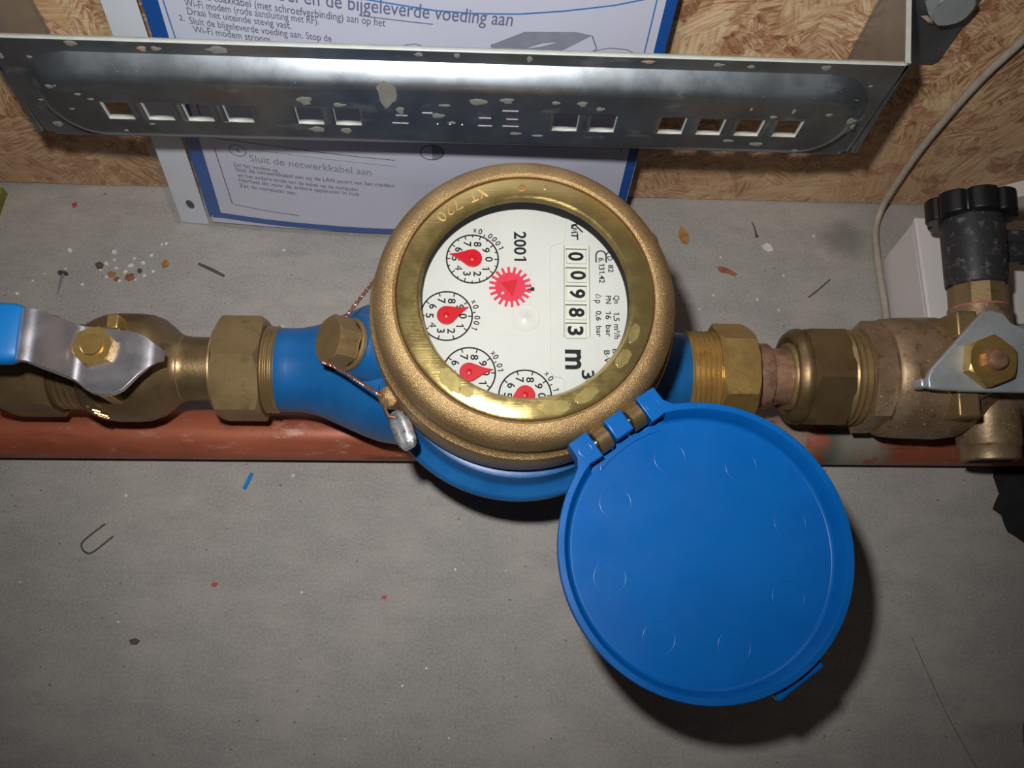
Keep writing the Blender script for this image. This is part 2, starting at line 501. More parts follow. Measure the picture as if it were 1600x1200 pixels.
def link(name, me, mat, parent=None, loc=(0, 0, 0), rot=(0, 0, 0), bevel=0.0, sharp=None):
    o = bpy.data.objects.new(name, me)
    COL.objects.link(o)
    if mat and not (me and me.materials):
        me.materials.append(MAT[mat])
    o.location = Vector(loc) * S
    o.rotation_euler = rot
    if parent:
        o.parent = parent
    if bevel:
        b = o.modifiers.new('bevel', 'BEVEL')
        b.width = bevel * S; b.segments = 3; b.limit_method = 'ANGLE'; b.angle_limit = math.radians(40)
        b.harden_normals = False
    return o
def part(name, mb, mat, parent=None, loc=(0, 0, 0), rot=(0, 0, 0), bevel=0.0, sharp=35, label=None):
    o = link(name, mb.mesh(name, sharp), mat, parent, loc, rot, bevel)
    if label: o['label'] = label
    return o
def tag(o, label, cat, group=None):
    o['label'] = label; o['category'] = cat
    if group: o['group'] = group
    return o
def root(name, label, cat, loc, rot=(0, 0, 0), group=None):
    o = bpy.data.objects.new(name, None)
    COL.objects.link(o)
    o.empty_display_size = 0.01
    o.location = Vector(loc) * S
    o.rotation_euler = rot
    return tag(o, label, cat, group)
def struct(o):
    o['kind'] = 'structure'
    return o
def T(x=0, y=0, z=0): return Matrix.Translation((x, y, z))
def RX(a): return Matrix.Rotation(math.radians(a), 4, 'X')
def RY(a): return Matrix.Rotation(math.radians(a), 4, 'Y')
def RZ(a): return Matrix.Rotation(math.radians(a), 4, 'Z')
ALONG_X = RY(90)                             # lathe axis Z -> +X
ALONG_Y = RX(-90)                            # lathe axis Z -> +Y

_fonts = {}
def glyphs(txt, bold=0.0):
    """as flat_glyphs, with a figure 1 that has its flag"""
    if '1' not in txt:
        return flat_glyphs(txt, 0.0 if txt == '4' else bold)
    H = flat_glyphs('0', bold)[3]
    one_w = 0.30
    vs, fs, x, buf = [], [], 0.0, ''
    def flush():
        nonlocal x, buf
        if buf.strip():
            lead = len(buf) - len(buf.lstrip()); trail = len(buf) - len(buf.rstrip())
            g = flat_glyphs(buf.strip(), bold)
            o = len(vs); x += 0.2 * lead
            vs.extend([(p[0] + x, p[1]) for p in g[0]]); fs.extend([tuple(i + o for i in f) for f in g[1]])
            x += g[2] + 0.1 + 0.2 * trail
        elif buf:
            x += 0.2 * len(buf)
        buf = ''
    for ch in txt:
        if ch == '1':
            flush()
            t = 0.09 + bold * 2
            o = len(vs)
            vs.extend([(x + one_w - t, 0), (x + one_w, 0), (x + one_w, H), (x + one_w - t, H), (x + one_w - t, H * 0.82), (x, H * 0.70), (x, H * 0.82), (x + one_w - t * 0.9, H)])
            fs.extend([(o, o + 1, o + 2, o + 3), (o + 4, o + 3, o + 7, o + 6, o + 5)])
            x += one_w + 0.16
        else:
            buf += ch
    flush()
    xs_ = [p[0] for p in vs]; ys_ = [p[1] for p in vs]
    x0 = min(xs_)
    return ([(p[0] - x0, p[1]) for p in vs], fs, max(xs_) - x0, max(ys_), min(ys_))
def flat_glyphs(txt, bold=0.0):
    """flat mesh of a text in font units, centred on x, baseline y = 0; returns (verts, faces, width, height)"""
    key = (txt, bold)
    if key not in _fonts:
        cu = bpy.data.curves.new('lettering', 'FONT')
        cu.body = txt; cu.size = 1.0; cu.offset = bold; cu.resolution_u = 3
        ob = bpy.data.objects.new('lettering', cu)
        me = bpy.data.meshes.new_from_object(ob)
        vs = [v.co.copy() for v in me.vertices]; fs = [tuple(p.vertices) for p in me.polygons]
        bpy.data.objects.remove(ob); bpy.data.meshes.remove(me); bpy.data.curves.remove(cu)
        x0 = min(v.x for v in vs); x1 = max(v.x for v in vs); y1 = max(v.y for v in vs); y0 = min(v.y for v in vs)
        _fonts[key] = ([(v.x - x0, v.y) for v in vs], fs, x1 - x0, y1, y0)
    return _fonts[key]
def text_mb(txt, w, h, M, centre=True, bold=0.0, aspect=1.0):
    """text scaled to width w and cap height h, laid with matrix M; centre puts its middle at the origin"""
    vs, fs, gw, gh, g0 = glyphs(txt, bold)
    sy = h / gh
    if w is None: w = gw * sy * aspect
    sx = w / gw
    ox, oy = (w / 2, h / 2) if centre else (0, 0)
    mb = MB()
    mb.add([(x * sx - ox, y * sy - oy, 0) for x, y in vs], fs, M)
    return mb

# ------------------------------------------------------------------ setting
YW = 124.6
mb = MB().box(-700, 700, -650, 160, -40, 0)
struct(part('floor', mb, 'concrete'))
# board wall: a slightly uneven sawn lower edge just above the concrete
mb = MB()
xs = [-700 + 4 * k for k in range(351)]
edge = [0.4 + 1.1 * abs(math.sin(x * 0.031) * math.sin(x * 0.013 + 1)) + random.random() * 0.7 for x in xs]
for i in range(len(xs) - 1):
    a, b = xs[i], xs[i + 1]
    ea, eb = edge[i], edge[i + 1]
    mb.add([(a, YW, ea), (b, YW, eb), (b, YW, 900), (a, YW, 900), (a, YW + 18, ea), (b, YW + 18, eb)], [(0, 1, 2, 3), (0, 4, 5, 1)])
mb.add([(-700, YW + 18, 0), (700, YW + 18, 0), (700, YW + 18, 900), (-700, YW + 18, 900), (-700, YW, 900), (700, YW, 900)], [(0, 3, 2, 1), (3, 4, 5, 2)])
struct(part('wall_back', mb, 'osb'))

# ------------------------------------------------------------------ water meter
TILT = math.radians(8.5)
MC = Vector((1.5, -4.5, 124.0))
BASE = -96.0                                 # lowest point of the body along the meter axis
MR = Euler((TILT, 0, 0)).to_matrix()
meter = root('water_meter', 'brass and blue water meter with white dial and open blue lid', 'water meter', MC + MR @ Vector((0, 0, BASE)), (TILT, 0, 0))
UP = (0, 0, -BASE)
def mp(name, mb, mat, parent=None, **kw):
    """part of the meter, written about the centre of the bezel face"""
    if parent is None:
        return part(name, mb, mat, meter, loc=UP, **kw)
    return part(name, mb, mat, parent, **kw)
PY, PZ = -6.2, -71.9                         # pipe axis in the meter's own frame
body = MB()
bowl = [(0, -36), (46, -36), (47.2, -36.4), (47.8, -38), (48.2, -43.0), (49.4, -44.6), (52.2, -45.4), (53.6, -46.6), (54.0, -48.6), (53.0, -52), (50, -58), (46, -68), (41, -78), (30, -88), (16, -94), (0, -96)]
body.lathe(bowl, 96, T(0, -8.0, 0))
body.lathe([(0, -94.0), (14, -94.0), (16.6, -93.8), (16.9, -93.0), (16.8, -89), (17.0, -85), (18.2, -79), (20.5, -73.5), (23.4, -67), (26.2, -60.5), (28.5, -54), (30, -44), (30, -20), (0, -20)], 64, T(0, PY, PZ) @ ALONG_X)
body.lathe([(0, 20), (30, 20), (29, 42), (26, 50), (22, 57), (19, 62), (17.6, 65), (17.2, 69), (16.6, 69.6), (0, 69.6)], 64, T(0, PY, PZ) @ ALONG_X)
# strainer boss leaning left on top of the inlet arm
PLUG = T(-51.0, -4.4, -53.0) @ RY(-50)
body.lathe([(0, -16), (17, -16), (15, 0), (13.0, 9), (12.2, 13), (11.6, 14.5), (0, 14.5)], 48, PLUG)
body_o = mp('body', body, 'blue_enamel', sharp=40)
# threaded stubs
def thread_prof(x0, x1, r, pitch=1.9, d=0.9):
    p = [(0, x0), (r - d, x0)]
    x = x0
    while x + pitch <= x1 + 1e-6:
        p += [(r - d, x + pitch * 0.1), (r, x + pitch * 0.42), (r, x + pitch * 0.6), (r - d, x + pitch * 0.95)]
        x += pitch
    return p + [(r - d, x1), (0, x1)]
tl = MB().lathe(thread_prof(-101.4, -93.8, 17.6), 64, T(0, PY, PZ) @ ALONG_X)
mp('thread', tl, 'brass_nut', body_o, sharp=25)
tr_ = MB().lathe(thread_prof(69.4, 84, 18.2, 2.05), 64, T(0, PY, PZ) @ ALONG_X)
mp('thread', tr_, 'brass_bright', body_o, sharp=25)
# brass bezel
bez = MB().lathe([(43.0, -0.9), (43.3, 0.3), (44.2, 0.9), (46.0, 0.7), (48.2, -0.4), (49.9, -2.0), (50.9, -4.2), (51.2, -7), (51.0, -10), (50.8, -12.5), (51.5, -13.6), (52.8, -14.4), (53.3, -16), (53.4, -30), (53.0, -33.4), (50, -35.2), (43.0, -35.2)], 128, closed=True)
for ang, hh in ((-147.6, -28),):
    a = math.radians(ang)
    bez.lathe([(0, -7), (4.2, -7), (4.4, 3), (3.6, 5.2), (2.0, 6.2), (0, 6.4)], 20, T(53.2 * math.cos(a), 53.2 * math.sin(a), hh) @ RZ(ang) @ RY(20))
for ang, hh in ((122, -17), (31, -16)):
    a = math.radians(ang)
    bez.lathe([(0, -7), (3.2, -7), (3.2, 1.6), (2.4, 2.6), (0, 2.8)], 20, T(53.0 * math.cos(a), 53.0 * math.sin(a), hh) @ RZ(ang) @ RY(90))
bez_o = mp('bezel', bez, 'bezel', sharp=30)
ring = MB().lathe([(42.9, -0.6), (42.6, -0.1), (42.0, 0.15), (36.2, 0.15), (35.5, -0.3), (34.9, -2.1), (35.5, -4.5), (42.9, -4.5)], 128, closed=True)
ring_o = mp('glass_ring', ring, 'machined', sharp=30)
gas = MB().lathe([(34.95, -2.2), (35.0, -2.6), (35.0, -5.8), (35.4, -8.8), (35.5, -9.05), (38, -9.2), (38, -4.6), (35.6, -4.6), (35.4, -2.6)], 128, closed=True)
mp('gasket', gas, 'rubber')
pane = MB().lathe([(0, -4.0), (35.1, -4.0), (35.1, -5.2), (0, -5.2)], 96)
mp('glass_pane', pane, 'glass')
# stamped code on the ring, its head towards the dial; plus two punch marks and a scratch
for ch, (x, y) in zip('XT720', ((-14.6, 36.7), (-17.9, 35.2), (-23.2, 32.0), (-25.8, 29.9), (-28.4, 27.5))):
    ang = math.degrees(math.atan2(y, x))
    vs, fs, gw, gh, g0 = glyphs(ch)
    w = {'X': 2.6, 'T': 2.6}.get(ch, 2.3)
    st = MB()
    Mt = T(x, y, 0.16) @ RZ(ang + 90)
    if ch == '0':
        loop = [(1.0 * math.cos(t), 1.55 * math.sin(t), 0) for t in (2 * PI * k / 20 for k in range(21))]
        paths = [loop]
    elif ch == 'X':
        paths = [[(-1.1, -1.6, 0), (1.1, 1.6, 0)], [(-1.1, 1.6, 0), (1.1, -1.6, 0)]]
    elif ch == 'T':
        paths = [[(-1.2, 1.6, 0), (1.2, 1.6, 0)], [(0, 1.6, 0), (0, -1.6, 0)]]
    elif ch == '7':
        paths = [[(-1.1, 1.6, 0), (1.1, 1.6, 0), (-0.3, -1.6, 0)]]
    else:
        paths = [[(-1.0, 0.9, 0), (-0.6, 1.5, 0), (0.3, 1.6, 0), (0.95, 1.0, 0), (0.7, 0.2, 0), (-1.0, -1.6, 0), (1.1, -1.6, 0)]]
    for pth in paths:
        for off in (-0.2, 0.2):
            st.tube([(px * 1.05 + off * 0.8, py * 1.05 + off * 0.6, 0.05) for px, py, _ in pth], 0.15, 6, Mt)
    mp('stamped_character', st, 'stamp_bright', ring_o)
for (x, y), r in (((-1.1, 39.2), 1.3), ((6.9, 39.6), 0.9)):
    mp('punch_mark', MB().lathe([(0, 0.17), (r * 0.7, 0.17), (r, 0.22), (r * 1.15, 0.16)], 18, T(x, y, 0)), 'brass_bright', ring_o)
mp('scratch', MB().tube([(-35.6, -10.6, 0.16), (-33.5, -11.8, 0.16)], 0.12, 6).tube([(-37.0, -13.6, 0.16), (-34.4, -14.6, 0.16)], 0.12, 6), 'brass_bright', ring_o)

# drops of varnish dried on the ring
for k, (x, y, a, b, r) in enumerate(((-24.5, -30.0, 4.8, 2.6, -52), (-19.5, -33.6, 2.6, 1.8, -30), (9.5, -38.4, 4.6, 2.2, 12), (19.5, -34.2, 4.4, 2.0, 30), (31.8, -21.6, 3.6, 2.0, 58), (35.6, -13.0, 3.4, 1.6, 70))):
    rn = random.Random(k)
    pts_ = [(a * (1 + rn.uniform(-0.15, 0.15)) * math.cos(t), b * (1 + rn.uniform(-0.15, 0.15)) * math.sin(t)) for t in (2 * PI * i / 22 for i in range(22))]
    mp('varnish_drop', MB().prism(pts_, 0.1, 0.24, T(x, y, 0) @ RZ(r)), 'varnish', ring_o, bevel=0.1)
# dial
DZ = -9.0
dial = MB().lathe([(0, DZ), (37.5, DZ), (37.5, DZ - 2.5), (0, DZ - 2.5)], 96)
dial_o = mp('dial_plate', dial, 'dial_white')
mp('dial_housing', MB().lathe([(0, DZ - 2.5), (41, DZ - 2.5), (41, -34), (0, -34)], 64), 'rubber')
# raised counter panel with rounded shoulders
def arc(cx, cy, r, a0, a1, n=8):
    return [(cx + r * math.cos(math.radians(a0 + (a1 - a0) * k / n)), cy + r * math.sin(math.radians(a0 + (a1 - a0) * k / n))) for k in range(n + 1)]
pts = arc(0, 0, 36.4, 66, -68, 40) + [(13.1, -30)] + arc(12.0, -24.3 - 3.0, 1.2, 0, 90, 3) + arc(11.6, -23.1, 3.0, 270, 180, 6) + arc(11.8, 19.5, 3.0, 180, 90, 6) + arc(12.6, 24.0, 1.4, 270, 360, 3)
panel = MB().prism(pts, DZ - 0.5, DZ + 0.7)
mp('counter_panel', panel, 'dial_white', bevel=0.45)
PZT = DZ + 0.705
frame = MB()
frame.prism([(14.0, 21.8), (22.6, 21.8), (22.2, -11.9), (13.4, -11.9)], PZT, PZT + 0.12)
frame_o = mp('counter_window', frame, 'drum_white', bevel=0.06)
fr2 = MB()
for a, b in (((14.0, 21.8), (13.4, -11.9)), ((22.6, 21.8), (22.2, -11.9))):
    fr2.tube([(a[0], a[1], PZT + 0.1), (b[0], b[1], PZT + 0.1)], 0.09, 6)
mp('window_rim', fr2, 'gap_dark', frame_o)
for d, (x, y) in zip('00983', ((18.1, 17.6), (18.75, 10.6), (18.35, 3.85), (17.95, -3.0), (17.45, -9.6))):
    cx = 18.1 + (y - 17.6) * 0.022
    dr = MB().box(cx - 3.4, cx + 3.4, y - 2.6, y + 2.55, PZT + 0.1, PZT + 0.2)
    dro = mp('number_drum', dr, 'drum_white')
    mp('slot_shadow_line', MB().box(cx - 3.7, cx + 3.7, y + 2.55, y + 2.95, PZT + 0.1, PZT + 0.17).box(cx - 3.45, cx - 3.38, y - 2.6, y + 2.6, PZT + 0.1, PZT + 0.22).box(cx + 3.38, cx + 3.45, y - 2.6, y + 2.6, PZT + 0.1, PZT + 0.22).box(cx - 3.4, cx + 3.4, y - 2.7, y - 2.6, PZT + 0.1, PZT + 0.2), 'gap_dark', dro)  # dark strip above each figure is the window's shadow line, with thin outlines
    mp('numeral', text_mb(d, 3.3, 5.2, T(x, y, PZT + 0.23) @ RZ(-90), bold=0.03), 'ink', dro)
def dial_text(name, txt, x, y, w, h, bold=0.0, z=PZT + 0.03, rz=-90, parent=dial_o):
    return mp(name, text_mb(txt, w, h, T(x, y, z) @ RZ(rz), bold=bold), 'ink', parent)
dial_text('year_print', '2001', -1.25, 21.4, 11.0, 4.2, 0.022, DZ + 0.03)
# maker's hand-drawn monogram
mono = MB()
for pth in ([(440, 192), (515, 172)], [(474, 180), (556, 262)], [(474, 186), (437, 214)], [(437, 218), (500, 230), (455, 246), (500, 260), (437, 270)], [(502, 274), (502, 342)], [(437, 298), (502, 302)]):
    mono.tube([(16.5 + (a - 437) / 29.5, 30.9 - (b - 150) / 27.5, PZT + 0.05) for a, b in pth], 0.27, 6)
mp('monogram_print', mono, 'ink', dial_o)
dial_text('unit_print', 'm', 16.5, -19.7, 6.9, 5.2, 0.03)
dial_text('unit_exponent', '3', 21.3, -25.0, 3.2, 4.2, 0.02)
dial_text('rating_print', 'Qn', 31.75, 2.0, 3.0, 1.9, 0.016)
dial_text('rating_print', '1,5 m³/h', 31.5, -7.4, 9.6, 2.0, 0.014)
dial_text('rating_print', 'PN', 28.9, 1.9, 2.9, 1.9, 0.016)
dial_text('rating_print', '16  bar', 28.7, -6.9, 9.2, 1.9, 0.014)
dial_text('rating_print', 'p', 25.2, 1.1, 1.2, 1.6, 0.014)
tri = MB().tube([(24.7, 3.9, PZT + 0.05), (26.6, 3.1, PZT + 0.05), (24.7, 2.3, PZT + 0.05), (24.7, 3.9, PZT + 0.05)], 0.14, 6)
mp('rating_print', tri, 'ink', dial_o)
dial_text('rating_print', '0,6  bar', 25.4, -6.9, 9.4, 1.9, 0.014)
dial_text('rating_print', 'B·V', 27.8, -18.6, 4.6, 1.9, 0.014)
dial_text('rating_print', 'B', 30.6, -16.6, 1.6, 1.7, 0.014)
dial_text('approval_print', '6.131.42', 26.9, 12.7, 9.4, 2.0, 0.016)
dial_text('approval_print', 'D', 29.9, 17.2, 1.6, 1.8, 0.014)
dial_text('approval_print', '82', 30.1, 13.4, 2.8, 1.8, 0.016)
appr = MB()
appr.tube([(25.0, 15.6, PZT + 0.05)] + [(26.75 + 1.75 * math.cos(t), 18.2 + 1.75 * math.sin(t), PZT + 0.05) for t in (PI - PI * k / 10 for k in range(11))] + [(28.5, 15.6, PZT + 0.05)], 0.24, 6)
appr.tube([(28.5, 18.4, PZT + 0.05)] + [(30.1 + 1.6 * math.cos(t), 18.1 + 1.5 * math.sin(t), PZT + 0.05) for t in (PI - PI * k / 10 for k in range(10))] + [(31.7, 16.4, PZT + 0.05)], 0.22, 6)
mp('approval_emblem', appr, 'ink', dial_o)
# four register sub-dials
def subdial(cx, cy, R, ticks, mult, m0, m1, point):
    z = DZ + 0.03
    sc = MB().lathe([(R - 0.3, z), (R + 0.22, z), (R + 0.22, z + 0.03), (R - 0.3, z + 0.03)], 64, T(cx, cy, 0), closed=True)
    so = mp('subdial_scale', sc, 'ink')
    for k in range(ticks):
        a = 360 * k / ticks
        ln = 1.45 if k % (ticks // 10) == 0 else 0.9
        mp('tick', MB().box(R - ln, R, -0.2, 0.2, z, z + 0.03, T(cx, cy, 0) @ RZ(a)), 'ink', so)
    for k in range(10):
        a = math.radians(-36 * k)
        r = R * 0.645
        mp('numeral', text_mb(str(k), None, 2.6, T(cx + r * math.cos(a), cy + r * math.sin(a), z + 0.01) @ RZ(-90), bold=0.02, aspect=1.05), 'ink', so)
    n = len(mult)
    for i, ch in enumerate(mult):
        a = m0 + (m1 - m0) * i / (n - 1)
        r = R + 1.75
        h, w = (1.3, 1.3) if ch == 'x' else (2.0, 1.55)
        if ch == ',': h, w, r = 0.7, 0.45, R + 0.9
        if ch in '01': w = None
        ar = math.radians(a)
        mp('multiplier_character', text_mb(ch, w, h, T(cx + r * math.cos(ar), cy + r * math.sin(ar), z + 0.01) @ RZ(a - 90), bold=0.02), 'ink', so)
    # drop-shaped red pointer
    Rp, Lp = 3.25, 8.2
    t = math.degrees(math.acos(Rp / Lp))
    pp = [(Lp, 0.12), (Lp, -0.12)]
    arc_pts = arc(0, 0, Rp, -t + 3, -360 + t - 3, 28)
    po = MB().prism(list(reversed([(Lp, 0.0), (5.2, -0.95)] + arc_pts + [(5.2, 0.95)])), DZ + 0.5, DZ + 1.1, T(cx, cy, 0) @ RZ(point))
    pob = mp('pointer', po, 'pointer_red', bevel=0.18)
    mp('pointer_hub', MB().lathe([(0, DZ + 1.25), (0.9, DZ + 1.22), (1.2, DZ + 1.0), (1.2, DZ), (0, DZ)], 20, T(cx, cy, 0)), 'pointer_red', pob)
subdial(-17.85, 16.3, 8.95, 20, 'x0,0001', 86, 24, 170)
subdial(-26.4, -4.7, 8.75, 10, 'x0,001', 30, -24, 22)
subdial(-18.5, -24.6, 8.75, 10, 'x0,01', 41, 6, 7)
subdial(0.15, -32.2, 8.75, 10, 'x0,1', 46, 12, 212)
# flow star wheel
star = []
for k in range(20):
    a = 18 * k
    star += [(5.2 * math.cos(math.radians(a - 4.6)), 5.2 * math.sin(math.radians(a - 4.6))), (7.3 * math.cos(math.radians(a - 3.2)), 7.3 * math.sin(math.radians(a - 3.2))), (7.3 * math.cos(math.radians(a + 3.2)), 7.3 * math.sin(math.radians(a + 3.2))), (5.2 * math.cos(math.radians(a + 4.6)), 5.2 * math.sin(math.radians(a + 4.6)))]
wheel = mp('flow_star', MB().prism(star, DZ + 0.2, DZ + 0.6, T(-4.8, 6.1, 0) @ RZ(5)), 'wheel_red')
mp('triangle_mark', MB().prism([(-3.3, 1.4), (2.6, 2.8), (0.7, -3.6)], DZ + 0.6, DZ + 0.68, T(-4.8, 6.1, 0)), 'wheel_mark', wheel)
mp('square_hole_mark', MB().prism([(-3.1, -2.9), (-2.2, -2.8), (-2.1, -1.9), (-3.0, -2.0)], DZ + 0.6, DZ + 0.66, T(-4.8, 6.1, 0)), 'dial_white', wheel)
mp('index_mark', MB().box(1.0, 3.4, 5.2, 5.7, DZ + 0.02, DZ + 0.1).box(2.2, 3.5, 4.9, 6.2, DZ + 0.02, DZ + 0.12), 'ink', dial_o)
mp('moulded_boss', MB().lathe([(0, DZ + 0.32), (0.5, DZ + 0.3), (0.8, DZ + 0.1), (4.4, DZ + 0.1), (4.7, DZ + 0.16), (4.9, DZ + 0.02)], 40, T(0.4, -5.0, 0)), 'dial_white', dial_o)

# hinge and lid
HA = -55.6                                    # direction of the hinge, seen from the meter axis
H0 = RZ(HA)
HR, HZ = 53.2, -5.0                           # hinge pin: distance from the axis, height
for s in (-6.7, 6.7):
    kn = MB().lathe([(0, -2.5), (4.0, -2.5), (4.4, -2.1), (4.4, 2.1), (4.0, 2.5), (0, 2.5)], 28, H0 @ T(HR, s, HZ) @ RX(90))
    kn.box(HR - 6, HR, s - 2.4, s + 2.4, HZ - 4, HZ + 2.5, H0)
    mp('hinge_knuckle', kn, 'brass_tarnished', bez_o)
LR, LZ = 100.0, -2.0                          # lid centre and rim height
LID = H0 @ T(LR, 0, 0)
GAP = math.radians(20)                        # the rim is open at the hinge
lid = MB().lathe([(0, -9.2), (41.6, -9.2), (42.9, -9.1), (43.4, -9.3), (43.4, -11.0), (42.6, -11.4), (0, -11.4)], 128, LID)
lid.lathe([(42.2, -9.15), (42.9, -8.8), (43.3, -8.0), (44.4, LZ - 0.6), (44.9, LZ), (46.7, LZ), (47.0, LZ - 0.5), (46.4, -10.4), (45.4, -11.3), (42.2, -11.3)], 120, LID, -PI + GAP, PI - GAP, closed=True)
lid_o = mp('lid', lid, 'blue_plastic', sharp=38)
def on_rim(r, deg):
    return (LR - r * math.cos(math.radians(deg)), r * math.sin(math.radians(deg)))
for sg in (-1, 1):
    s_, w_ = 13.5, 3.6
    pts_ = [(HR - 4.4, s_ - w_), (HR - 4.4, s_ + w_), (HR + 0.8, s_ + w_ + 0.2), (HR + 3.6, s_ + w_ + 2.0)] + [on_rim(46.9, a_) for a_ in (27.5, 31, 34)] + [on_rim(44.6, a_) for a_ in (34, 31, 27, 23, 19.5)] + [(HR + 5.0, s_ - w_)]
    mp('hinge_block', MB().prism([(x_, y_ * sg) for x_, y_ in pts_][::sg], -9.6, -1.95, H0), 'blue_plastic', lid_o, bevel=0.35)
    mp('pin_mark', MB().lathe([(1.9, -1.93), (2.15, -1.87), (2.4, -1.93)], 28, H0 @ T(HR + 0.2, s_ * sg, 0), closed=False), 'blue_plastic', lid_o)
    mp('hinge_pin', MB().tube([H0 @ Vector((HR, 3.6 * sg, HZ)), H0 @ Vector((HR, 10.4 * sg, HZ))], 1.3, 16), 'steel', lid_o)
cb = MB().prism([(HR - 4.2, -3.5), (HR - 4.2, 3.5), (HR + 3.4, 3.5), (HR + 3.4, -3.5)][::-1], -8.8, -1.1, H0)
mp('hinge_block', cb, 'blue_plastic', lid_o, bevel=0.6)
mp('hinge_web', MB().prism(list(reversed([(HR + 4.6, -10.2), (HR + 4.6, -3.6), (HR + 3.0, -3.5), (HR + 3.0, 3.5), (HR + 4.6, 3.6), (HR + 4.6, 10.2)] + [on_rim(40.4, a_) for a_ in (18, 12, 6, 0, -6, -12, -18)])), -10.6, -8.8, H0), 'blue_plastic', lid_o, bevel=0.3)
mp('clasp', MB().box(46.2, 49.6, -9.2, 9.2, -9.5, -5.6, LID).box(46.0, 48.0, -9.2, 9.2, -11.2, -9, LID), 'blue_plastic', lid_o, bevel=0.8)
ej = MB().lathe([(4.95, 0), (5.1, 0.06), (5.25, 0)], 40)
ej_me = ej.mesh('ejector_mark', 80)
for k in range(8):
    a = math.radians(27 + 45 * k)
    p = LID @ Vector((31.0 * math.cos(a), 31.0 * math.sin(a), -9.2))
    link('ejector_mark', ej_me, 'blue_plastic', lid_o, loc=p)
# strainer plug with washer
washer = MB().lathe([(0, 14.4), (9.6, 14.4), (10.1, 14.8), (10.1, 15.9), (9.6, 16.3), (0, 16.3)], 40, PLUG)
plug = MB().hexnut(16.6, 16.6, 25.2, PLUG, rot0=math.radians(12), ch0=False)
plug_o = mp('strainer_plug', plug, 'brass_nut', sharp=20)
mp('washer', washer, 'brass_nut', plug_o)
mp('washer', MB().lathe([(0, 16.2), (8.6, 16.2), (8.6, 16.7), (0, 16.7)], 32, PLUG), 'rubber', plug_o)
# twisted seal wire and lead seal
def twisted(path, n=14, r=0.36, pitch=2.4, rad=0.4):
    pts = []
    path = [Vector(p) for p in path]
    def at(t):
        L = len(path) - 1
        i = min(int(t * L), L - 1); f = t * L - i
        p0 = path[max(i - 1, 0)]; p1 = path[i]; p2 = path[i + 1]; p3 = path[min(i + 2, L)]
        return 0.5 * ((2 * p1) + (p2 - p0) * f + (2 * p0 - 5 * p1 + 4 * p2 - p3) * f * f + (3 * p1 - p0 - 3 * p2 + p3) * f ** 3)
    length = sum((path[i + 1] - path[i]).length for i in range(len(path) - 1))
    m = int(length / pitch * 10)
    mb = MB()
    for ph in (0, PI):
        run = []
        for k in range(m + 1):
            t = k / m
            p = at(t); d = (at(min(t + 0.01, 1)) - at(max(t - 0.01, 0))).normalized()
            u = Vector((0.2, 0.3, 0.9)).cross(d).normalized(); w = d.cross(u)
            a = 2 * PI * length * t / pitch + ph
            run.append(p + (u * math.cos(a) + w * math.sin(a)) * rad)
        mb.tube(run, r, 6)
    return mb
def W2L(p):
    """world millimetres -> the meter's own frame"""
    return MR.transposed() @ (Vector(p) - MC)
wire = twisted([W2L((-70.5, -12.2, 86)), W2L((-65, -15.6, 89)), W2L((-55, -23.5, 93.5)), W2L((-46.5, -30.5, 97.6))])
wire_o = mp('seal_wire', wire, 'wire_copper')
mp('wire_run', twisted([W2L((-63.2, 6.0, 86)), W2L((-57, 13, 90)), W2L((-51, 19.5, 94)), W2L((-45, 27, 99))], pitch=3.6, r=0.34, rad=0.45), 'wire_copper', wire_o)
mp('wire_run', MB().tube([W2L(p) for p in ((-45.2, -31.5, 97.5), (-45.6, -34.8, 96.2), (-44.4, -37, 95.2), (-42.2, -37.2, 94.6))], 0.55, 8), 'wire_copper', wire_o)
seal = MB()
sp = W2L((-39.6, -41.2, 93.0))
Ms = T(*sp) @ RZ(-68) @ RX(25)
rows, cols = 14, 22
vs = []
for i in range(rows + 1):
    th = PI * i / rows
    for k in range(cols):
        ph = 2 * PI * k / cols
        wob = 1 + 0.05 * math.sin(3 * ph + 2 * th) + 0.04 * math.sin(7 * ph + 5 * th) + 0.03 * random.uniform(-1, 1)
        c = math.cos(th)
        x = 7.0 * math.copysign(abs(c) ** 0.75, c) * wob
        s_ = math.sin(th) ** 0.7
        vs.append((x, 3.9 * s_ * math.cos(ph) * wob, 2.4 * s_ * math.sin(ph) * wob - (0.5 if abs(x) < 5 and abs(math.cos(ph)) < 0.35 and math.sin(ph) > 0 else 0)))
fs = [(i * cols + k, i * cols + (k + 1) % cols, (i + 1) * cols + (k + 1) % cols, (i + 1) * cols + k) for i in range(rows) for k in range(cols)]
seal.add(vs, fs, Ms)
mp('lead_seal', seal, 'lead', sharp=50)

# ------------------------------------------------------------------ pipe run, left of the meter
AX = 52.0                                     # height of the pipe axis
def hexthing(name, label, cat, x0, x1, flat, bore, mat, rot0, group=None, extra=None):
    o = root(name, label, cat, ((x0 + x1) / 2, 0, AX - flat / 2))
    m = MB().hexnut(flat, -(x1 - x0) / 2, (x1 - x0) / 2, T(0, 0, flat / 2) @ ALONG_X, bore=bore, rot0=rot0)
    part('nut_body', m, mat, o, sharp=18)
    if extra:
        extra(o, flat / 2)
    return o
def left_nut_extra(o, z):
    m = MB().lathe([(16.9, -9), (17.3, -10.4), (16, -10.6), (12.9, -10.4), (12.9, -8)], 64, T(0, 0, z) @ ALONG_X, closed=True)
    part('nut_shoulder', m, 'brass_nut', o)
hexthing('union_nut', 'dull brass hexagonal union nut between the ball valve and the meter inlet', 'pipe nut', -115.8, -97.6, 38.0, 17.0, 'brass_nut', math.radians(10), extra=left_nut_extra)

